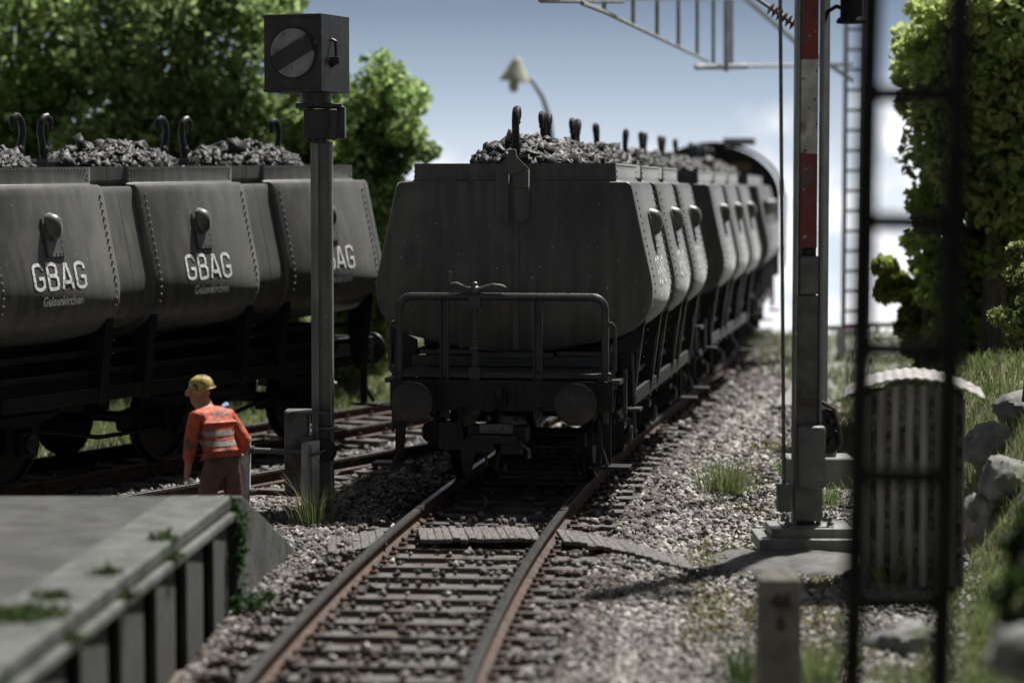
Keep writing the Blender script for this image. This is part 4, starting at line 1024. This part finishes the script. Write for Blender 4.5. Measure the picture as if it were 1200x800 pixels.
# slab below the mast
# ------------------------------------------------------------------ lattice things, lamps, poles
def lattice_tower(name, x, y, w, H, label, k, rung, leg, dp=None, lean=0., z0=-.3, cat='lattice mast', brace=False):
    t = empty(name, (x, y, z0), label=label, cat=cat); dp = dp or w; t.rotation_euler = (0, lean, 0)
    for sx in (-1, 1):
        MB().box((sx*w/2, 0, H/2), (leg, dp, H), k).build('leg', parent=t)
    z = rung*.5; o = None
    while z < H:
        b = MB().box((0, 0, 0), (w, dp*.5, leg*.85), k).build('rung', parent=t) if o is None else o.copy()
        if o is not None: COL.objects.link(b); b.parent = t
        b.location = (0, 0, z); o = b; z += rung
    return t
# tall dark ladder-like mast close to the camera
Yn = 10.4; sN = F_PX/Yn; q = at(1058, 400, Yn)
nt_ = lattice_tower('ladder_mast', q.x-.045, Yn, 104/sN, 5.4, 'black out of focus ladder mast standing close in front at the right', 'lattice', 149/sN, .090, .06, lean=R(1.1), z0=-.30)
qz = at(1058, 409, Yn).z+.30; k0 = [c for c in kids(nt_) if c.name.startswith('rung')]
for i, c in enumerate(sorted(k0, key=lambda o: o.location.z)): c.location.z = qz % (149/sN) + i*149/sN
# pole behind main mast, carrying the truss
def pole_behind():
    Yd = 29.5; b = at(964, 545, Yd); t = empty('catenary_pole', (b.x, Yd, -.25), label='slender grey pole in a concrete block behind the main mast', cat='pole')
    MB().box((0,0,3.6), (.09,.12,7.1), 'farsteel').build('post', parent=t, bevel=.01)
    MB().box((-.05,0,.18), (.80,.6,.38), 'asphalt').box((-.05,0,.42),(.4,.3,.12),'asphalt').build('foundation', parent=t, bevel=.03)
pole_behind()
Yt = 52.; q = at(1000, 400, Yt)
tw = lattice_tower('lattice_mast', q.x, Yt, .42, 9.5, 'pale slender lattice mast far behind the main mast', 'farsteel', .42, .07, .3)
# gantry truss hanging over the tracks, its far end held by the lattice mast
def truss():
    A = at(640, -2, 30.); B = at(870, -2, 48.); t = empty('catenary_truss', ((A.x+B.x)/2, 39, 6.), label='triangular steel lattice truss hanging into the sky above the train', cat='catenary truss')
    o = t.location; s = lambda v: tuple(Vector(v)-o)
    top = MB(); A2 = at(560,-30,24.); top.tube([s(A), s(B)], .033, 'farsteel', 6); top.tube([s(at(634,0,30)), s(at(730,1,34))], .042, 'farsteel', 6); top.build('top_chord', parent=t)
    MB().tube([s(at(682,4,31.5)), s(at(708,14,33)), s(at(830,72,44))], .033, 'farsteel', 6).build('bottom_chord', parent=t)
    for px, Yv in ((708,33),(742,36),(770,38.6),(795,41),(817,43),(836,44.6)):
        yb = 14+(px-708)*58/122.
        MB().tube([s(at(px,-3,Yv)), s(at(px,yb,Yv))], .033, 'farsteel', 6).build('strut', parent=t)
    MB().tube([s(at(851,-40,47)), s(at(851,84,47))], .05, 'farsteel', 6).build('hanger', parent=t)
    MB().tube([s(at(857,-40,48.5)), s(at(857,80,48.5))], .042, 'farsteel', 6).build('hanger', parent=t)
    MB().tube([s(at(815,79,47)), s(at(875,78,47.5))], .055, 'farsteel', 8).tube([s(at(875,78,47.5)), s(at(1000,76,52))], .035, 'farsteel', 6).build('steady_arm', parent=t)
    MB().tube([s(at(868,-6,48)), s(at(935,52,51)), s(at(1000,95,52))], .05, 'farsteel', 6).build('brace', parent=t)
truss()
def insulator():
    Yd = 24.4; A = at(880, -6, Yd); B = at(938, 34, Yd); t = empty('insulator_arm', tuple(B), label='brown ribbed insulator on a diagonal tube left of the mast top', cat='insulator'); o = Vector(B)
    MB().tube([(0,0,0), tuple(A-o), tuple((A-o)*3)], .02, 'farsteel', 8).build('tube', parent=t)
    m = MB(); d = (A-o); q = d.to_track_quat('Z','Y').to_matrix().to_4x4()
    for k in range(6): m.lathe([(.025,0),(.065,.008),(.065,.02),(.03,.035)], 'insul', 16, Matrix.Translation(d*(.12+.09*k)) @ q)
    m.build('ribbed_insulator', parent=t)
insulator()
def street_lamp():
    Yd = 57; q = at(604, 96, Yd); b = at(648, 200, Yd); t = empty('street_lamp', (b.x, Yd, -.3), label='street lamp with pale bell shade on a curved pole behind the train', cat='street lamp')
    zz = lambda py: at(600, py, Yd).z+.3
    s_ = F_PX/Yd; xx = lambda px: (px-648)/s_
    MB().tube([(0,0,0),(0,0,zz(190)),(xx(647),0,zz(165)),(xx(644),0,zz(140)),(xx(636),0,zz(115)),(xx(625),0,zz(97)),(xx(608),0,zz(84))], [.09,.07,.06,.06,.055,.05,.05], 'farsteel', 10).build('pole', parent=t)
    sh = MB().lathe([(.36,0),(.34,.06),(.25,.22),(.15,.42),(.10,.52),(.06,.56)], 'enamel', 24, TR((xx(603),0,zz(96)), (0,R(6),0))).build('lamp_shade', parent=t)
    MB().ball((xx(602),0,zz(101)), (.12,.12,.16), 'enamel', 12).build('bulb', parent=t)
street_lamp()
def barrier():
    a = at(1025, 384, 50); t = empty('barrier', (a.x, 50, -.25), label='red and white barrier beam across the road far in the distance', cat='barrier')
    z = a.z+.25
    for k in range(7): MB().box((-.9+.5*k, 0, z+.03*k), (.5,.08,.10), 'locored' if k % 2 else 'signwhite').build('beam_segment', parent=t)
    for x in (-.7, .9): MB().box((x,0,z/2), (.12,.12,z), 'locored' if x > 0 else 'farsteel').build('post', parent=t)
barrier()

# ------------------------------------------------------------------ corrugated hut
def hut():
    Yd = 22.2; a = at(1069, 560, Yd); s_ = F_PX/Yd; t = empty('corrugated_hut', (a.x, Yd, -.2), -R(8.5), label='small corrugated iron hut with arched roof behind the black ladder mast', cat='hut')
    zz = lambda py: at(1072, py, Yd).z+.2
    hw = .45; H = zz(460); dp = .95; m = MB(); n = 130; vs = []
    P = []
    for i in range(n+1):
        x = -hw+2*hw*i/n; P.append((x, .034*math.sin(x*2*math.pi/.125)))
    for i in range(n+1): vs += [(P[i][0], P[i][1]-dp/2, 0), (P[i][0], P[i][1]-dp/2, H+.13*(1-(P[i][0]/hw)**2)-.02)]
    m.add(vs, [(2*i, 2*i+2, 2*i+3, 2*i+1) for i in range(n) if P[i][1]+P[i+1][1] < .02], 'corr'); m.add(vs, [(2*i, 2*i+2, 2*i+3, 2*i+1) for i in range(n) if P[i][1]+P[i+1][1] >= .02], 'corrrust')
    m.box((hw-.02,.03,H/2-.04), (.04,dp-.08,H), 'corr'); m.box((-hw+.02,.03,H/2-.04), (.04,dp-.08,H), 'corr'); m.box((0,dp/2,H/2), (2*hw,.03,H), 'corr'); m.build('wall', parent=t)
    r = MB(); nu, nv = 96, 12; vs = []
    for j in range(nv+1):
        y = -dp/2-.14+(dp+.28)*j/nv
        for i in range(nu+1):
            u = -1+2*i/nu; x = u*(hw+.17); z = H+.02+.16*(1-(abs(u))**2.2)-.02*abs(u) + .006*math.sin(x*2*math.pi/.085)
            vs.append((x, y, z))
    k = nu+1; fs = [(j*k+i, j*k+i+1, (j+1)*k+i+1, (j+1)*k+i) for j in range(nv) for i in range(nu)]
    r.add(vs, fs, 'corrroof'); ro = r.build('roof', parent=t); so = ro.modifiers.new('thick', 'SOLIDIFY'); so.thickness = .016
hut()

# ------------------------------------------------------------------ kilometre stone
def km():
    Yd = 16.6; a = at(912, 790, Yd); s_ = F_PX/Yd; w = 50/s_; H = at(912,676,Yd).z+.35
    t = empty('kilometre_stone', (a.x, Yd, -.35), label='small pointed kilometre stone with black numbers 46 and 6', cat='kilometre stone')
    m = MB(); h = w/2
    vs = [(-h,-h,0),(h,-h,0),(h,h,0),(-h,h,0),(-h*.97,-h*.97,H),(h*.97,-h*.97,H),(h*.97,h*.97,H),(-h*.97,h*.97,H),(0,0,H+.10)]
    m.add(vs, [(3,2,1,0),(0,1,5,4),(1,2,6,5),(2,3,7,6),(3,0,4,7),(4,5,8),(5,6,8),(6,7,8),(7,4,8)], 'kmstone'); st = m.build('stone', parent=t, bevel=.012)
    zz = lambda py: at(912, py, Yd).z+.35
    for body, py, wd in (('46', 709, .15), ('6', 733, .062)):
        v, f = text_mesh(body, wd, .105, .04); n = MB(); n.add([(q[0], -h-.006, zz(py)+q[1]) for q in v], f); n.build('numeral', 'kmpaint', parent=t, smooth=False)
km()

# ------------------------------------------------------------------ rocks
def rock(px, py, Yd, r, label, seed, zs=.8):
    p = hit(px, py+r[2]*60) if Yd > 13 else at(px, py, Yd); p.z += r[2]*.35; mb = MB(); mb.ball((0,0,0), 1., 'rock', 40); rr = np.random.default_rng(seed)
    fr = [(rr.normal(size=3), rr.uniform(0,6), rr.uniform(.05,.14)) for _ in range(9)]; pl = [(lambda q: q/np.linalg.norm(q))(rr.normal(size=3)) for _ in range(22)]
    vs = []
    for v in mb.v:
        q = np.array(v); d = 1+sum(a*math.sin(float(np.dot(w, q))*1.9+ph) for w, ph, a in fr)
        for n in pl: d = min(d, .78/max(.3, float(np.dot(n, q)))) if np.dot(n, q) > .72 else d
        d += .05*math.sin(q[0]*9+seed)*math.sin(q[1]*11)*math.sin(q[2]*10)+.035*math.sin(q[0]*21+seed)*math.sin(q[1]*19)*math.sin(q[2]*23)+.02*math.sin(q[0]*37+q[1]*23)*math.sin(q[2]*41+seed)
        vs.append(Vector((q[0]*d*r[0], q[1]*d*r[1], q[2]*d*r[2])))
    mb.v = vs; o = mb.build('rock'); o.location = p; tag(o, label, 'rock', 'grey rocks on the right bank'); return o
def slab():
    o = rock(1062, 752, 20., (1.12,.95,.16), 'flat cracked dark stone slab under the mast foundation', 12); o.location = (2.74, 23.3, -.26); o.name = 'stone_slab'; o['category'] = 'stone slab'; del o['group']
    o.data.materials[0] = M['slab']
rock(1196, 474, 24.5, (.36,.4,.22), 'dark rounded rock on the bank below the leafy bush', 1)
rock(1162, 518, 23.6, (.36,.4,.30), 'grey rock immediately right of the corrugated hut roof', 2)
rock(1178, 560, 23.0, (.30,.4,.28), 'low grey rock below the one right of the hut roof', 3)
rock(1148, 600, 22.2, (.22,.3,.26), 'small grey rock at the lower right corner of the hut', 9)
rock(1094, 662, 19.5, (.36,.3,.26), 'pale angular rock in front of the corrugated hut', 4)
rock(1062, 752, 16.5, (.32,.3,.22), 'blurred pale rock seen between the legs of the ladder mast', 5)
rock(1196, 780, 12.5, (.24,.3,.20), 'large blurred rock in the lower right corner', 6)
rock(960, 648, 21.6, (.30,.25,.11), 'low flat dark rock in front of the mast foundation', 7)

slab()

# ------------------------------------------------------------------ trees and bushes
def make_tree(name, label, x, y, z0, crowns, n, ls, a, b, cat='tree', trunk_r=.16, group=None, clumps=40, limb=True):
    t = empty(name, (x, y, z0), label=label, cat=cat, group=group); P = []; C = []; S = []
    tot = sum(c[3]**2 for c in crowns)
    cl_centres = []
    for cx, cy, cz, r, *rz in crowns:
        rz = rz[0] if rz else r; m = max(6, int(clumps*r*r/tot*len(crowns)/1.0)); k = int(n*r*r/tot)
        d = rng.normal(size=(m,3)); d /= np.linalg.norm(d, axis=1)[:,None]; cc = np.array([cx,cy,cz])+d*np.array([r,r,rz])*rng.uniform(.45,.95,(m,1)); cr = r*rng.uniform(.18,.36,m)
        w = rng.integers(0, m, k); dd = rng.normal(size=(k,3)); dd /= np.linalg.norm(dd, axis=1)[:,None]
        p = cc[w]+dd*(cr[w]*rng.uniform(.3,1.05,k)**.5)[:,None]*np.array([1,1,.75]); P.append(p)
        tone = rng.uniform(.6,1.25,m)[w][:,None]; C.append(lcols(k, a, b)*tone); S.append(rng.uniform(.7,1.3,k)*ls); cl_centres += list(cc[:max(3,m//4)])
    crown = leaves('crown', np.vstack(P), np.concatenate(S), np.vstack(C), t)
    top = crowns[0]
    MB().tube([(0,0,-.2),(.05,0,top[2]*.4),(top[0]*.5,top[1]*.5,top[2]*.8),(top[0],top[1],top[2]+top[3]*.3)], [trunk_r*1.3,trunk_r,trunk_r*.7,trunk_r*.25], 'bark', 10).build('trunk', parent=t)
    if limb:
        m = MB()
        for q in cl_centres[:14]:
            s0 = Vector((top[0]*.4, top[1]*.4, top[2]*.62)); e = Vector(q); m.tube([tuple(s0), tuple((s0+e)/2+Vector((0,0,.1))), tuple(e)], [trunk_r*.45,trunk_r*.3,trunk_r*.1], 'bark', 6)
        m.build('limb', parent=t)
    return t
GA, GB = (.09,.16,.05), (.44,.58,.23)
gl = 'leafy trees behind the left wagon'
make_tree('broadleaf_tree', 'broad dark green tree at the far left behind the left wagon', -9.0, 46, -.3, [(0,0,6.6,3.1,2.6),(-1.6,0,4.2,2.2,2.),(1.4,-.4,4.0,2.0,1.8)], 26000, .16, GA, GB, group=gl, clumps=70)
make_tree('broadleaf_tree', 'tall leafy tree between the far left tree and the signal box', -5.6, 44, -.3, [(0,0,6.3,2.1,1.9),(-.7,0,4.2,1.8,1.6),(.9,0,4.0,1.7,1.5)], 22000, .15, GA, (.52,.66,.30), group=gl, clumps=60)
make_tree('broadleaf_tree', 'bright leafy tree behind the signal post ending against the sky', -2.72, 42.5, -.3, [(-.1,0,5.0,1.35,1.1),(.45,0,4.25,.95,.55),(-.4,0,3.3,1.45,1.1),(.35,0,2.3,.95,.9),(-.3,.3,1.0,1.2,.9)], 34000, .12, (.13,.21,.06), (.50,.65,.26), group=gl, clumps=46)
def far_trees():
    for i, (x, lb) in enumerate(((-12.5,'lowest dark hedge tree at the far left edge'),(-8.6,'dark hedge tree showing under the left crowns'),(-5.2,'dark hedge tree behind the signal lamp post'))):
        make_tree('hedge_tree', lb, x, 52+i, -.3, [(0,0,2.8,2.3,2.3)], 8000, .22, GA, (.25,.36,.10), group='hedge trees behind the left wagon', clumps=30)
far_trees()
gr_ = 'trees on the right bank'
YA, YB = (.20,.27,.09), (.60,.68,.27)
q = at(1150, 60, 36); make_tree('broadleaf_tree', 'yellow green tree filling the upper right corner', q.x+.2, 36, .5, [(0,0,q.z-.5+.1,1.5,1.5),(.5,0,q.z-2.,1.35,1.3),(.2,.6,q.z-1.2,1.5,1.6)], 28000, .14, YA, YB, group=gr_, clumps=80)
q = at(1155, 290, 37); make_tree('broadleaf_tree', 'green tree behind the ladder mast and above the leafy bush', q.x, 37, .3, [(0,0,q.z-.1,1.35,1.4),(.4,.2,q.z-1.2,1.3,1.),(.8,.4,q.z+.6,1.2,1.2)], 25000, .14, YA, (.36,.46,.11), group=gr_, clumps=44)
q = at(1075, 318, 39); make_tree('broadleaf_tree', 'small bright tree seen between the rungs of the ladder mast', q.x, 39, .0, [(0,0,q.z,.66,.72),(.4,0,q.z-.7,.7,.6),(.8,.3,q.z-1.1,.8,.7)], 20000, .11, (.12,.18,.03), (.50,.58,.14), group=gr_, clumps=22, trunk_r=.08)
q = at(1065, 110, 38.5); make_tree('broadleaf_tree', 'slim bright tree behind the upper ladder mast', q.x+.3, 38.5, .2, [(0,0,q.z,.68,1.5)], 16000, .11, YA, YB, group=gr_, clumps=22, trunk_r=.08)
q = at(1196, 352, 25.5); make_tree('bush', 'sharp leafy bush with small pale green leaves at the right edge', q.x+.06, 25.5, q.z-.85, [(0,0,.85,.40,.68)], 3600, .06, (.07,.11,.03), (.34,.38,.15), cat='bush', trunk_r=.03, clumps=26)
q = at(1196, 600, 12.2); make_tree('bush', 'dark blurred bush in the lower right foreground', q.x+.10, 12.2, q.z-.35, [(0,0,.2,.22,.26),(-.08,-.2,.0,.20,.18)], 4000, .04, (.02,.045,.012), (.07,.12,.03), cat='bush', trunk_r=.02, clumps=24)

# odd bits on the ground
for px, py, lb in ((487,556,'small rusty stump on the ballast left of the front wagon'),(1,1,None)):
    if lb:
        p = gnd(px, py, -.2); o = MB().lathe([(.07,0),(.06,.12),(.05,.14)], 'rust', 12).build('stump'); o.location = p; tag(o, lb, 'stump')
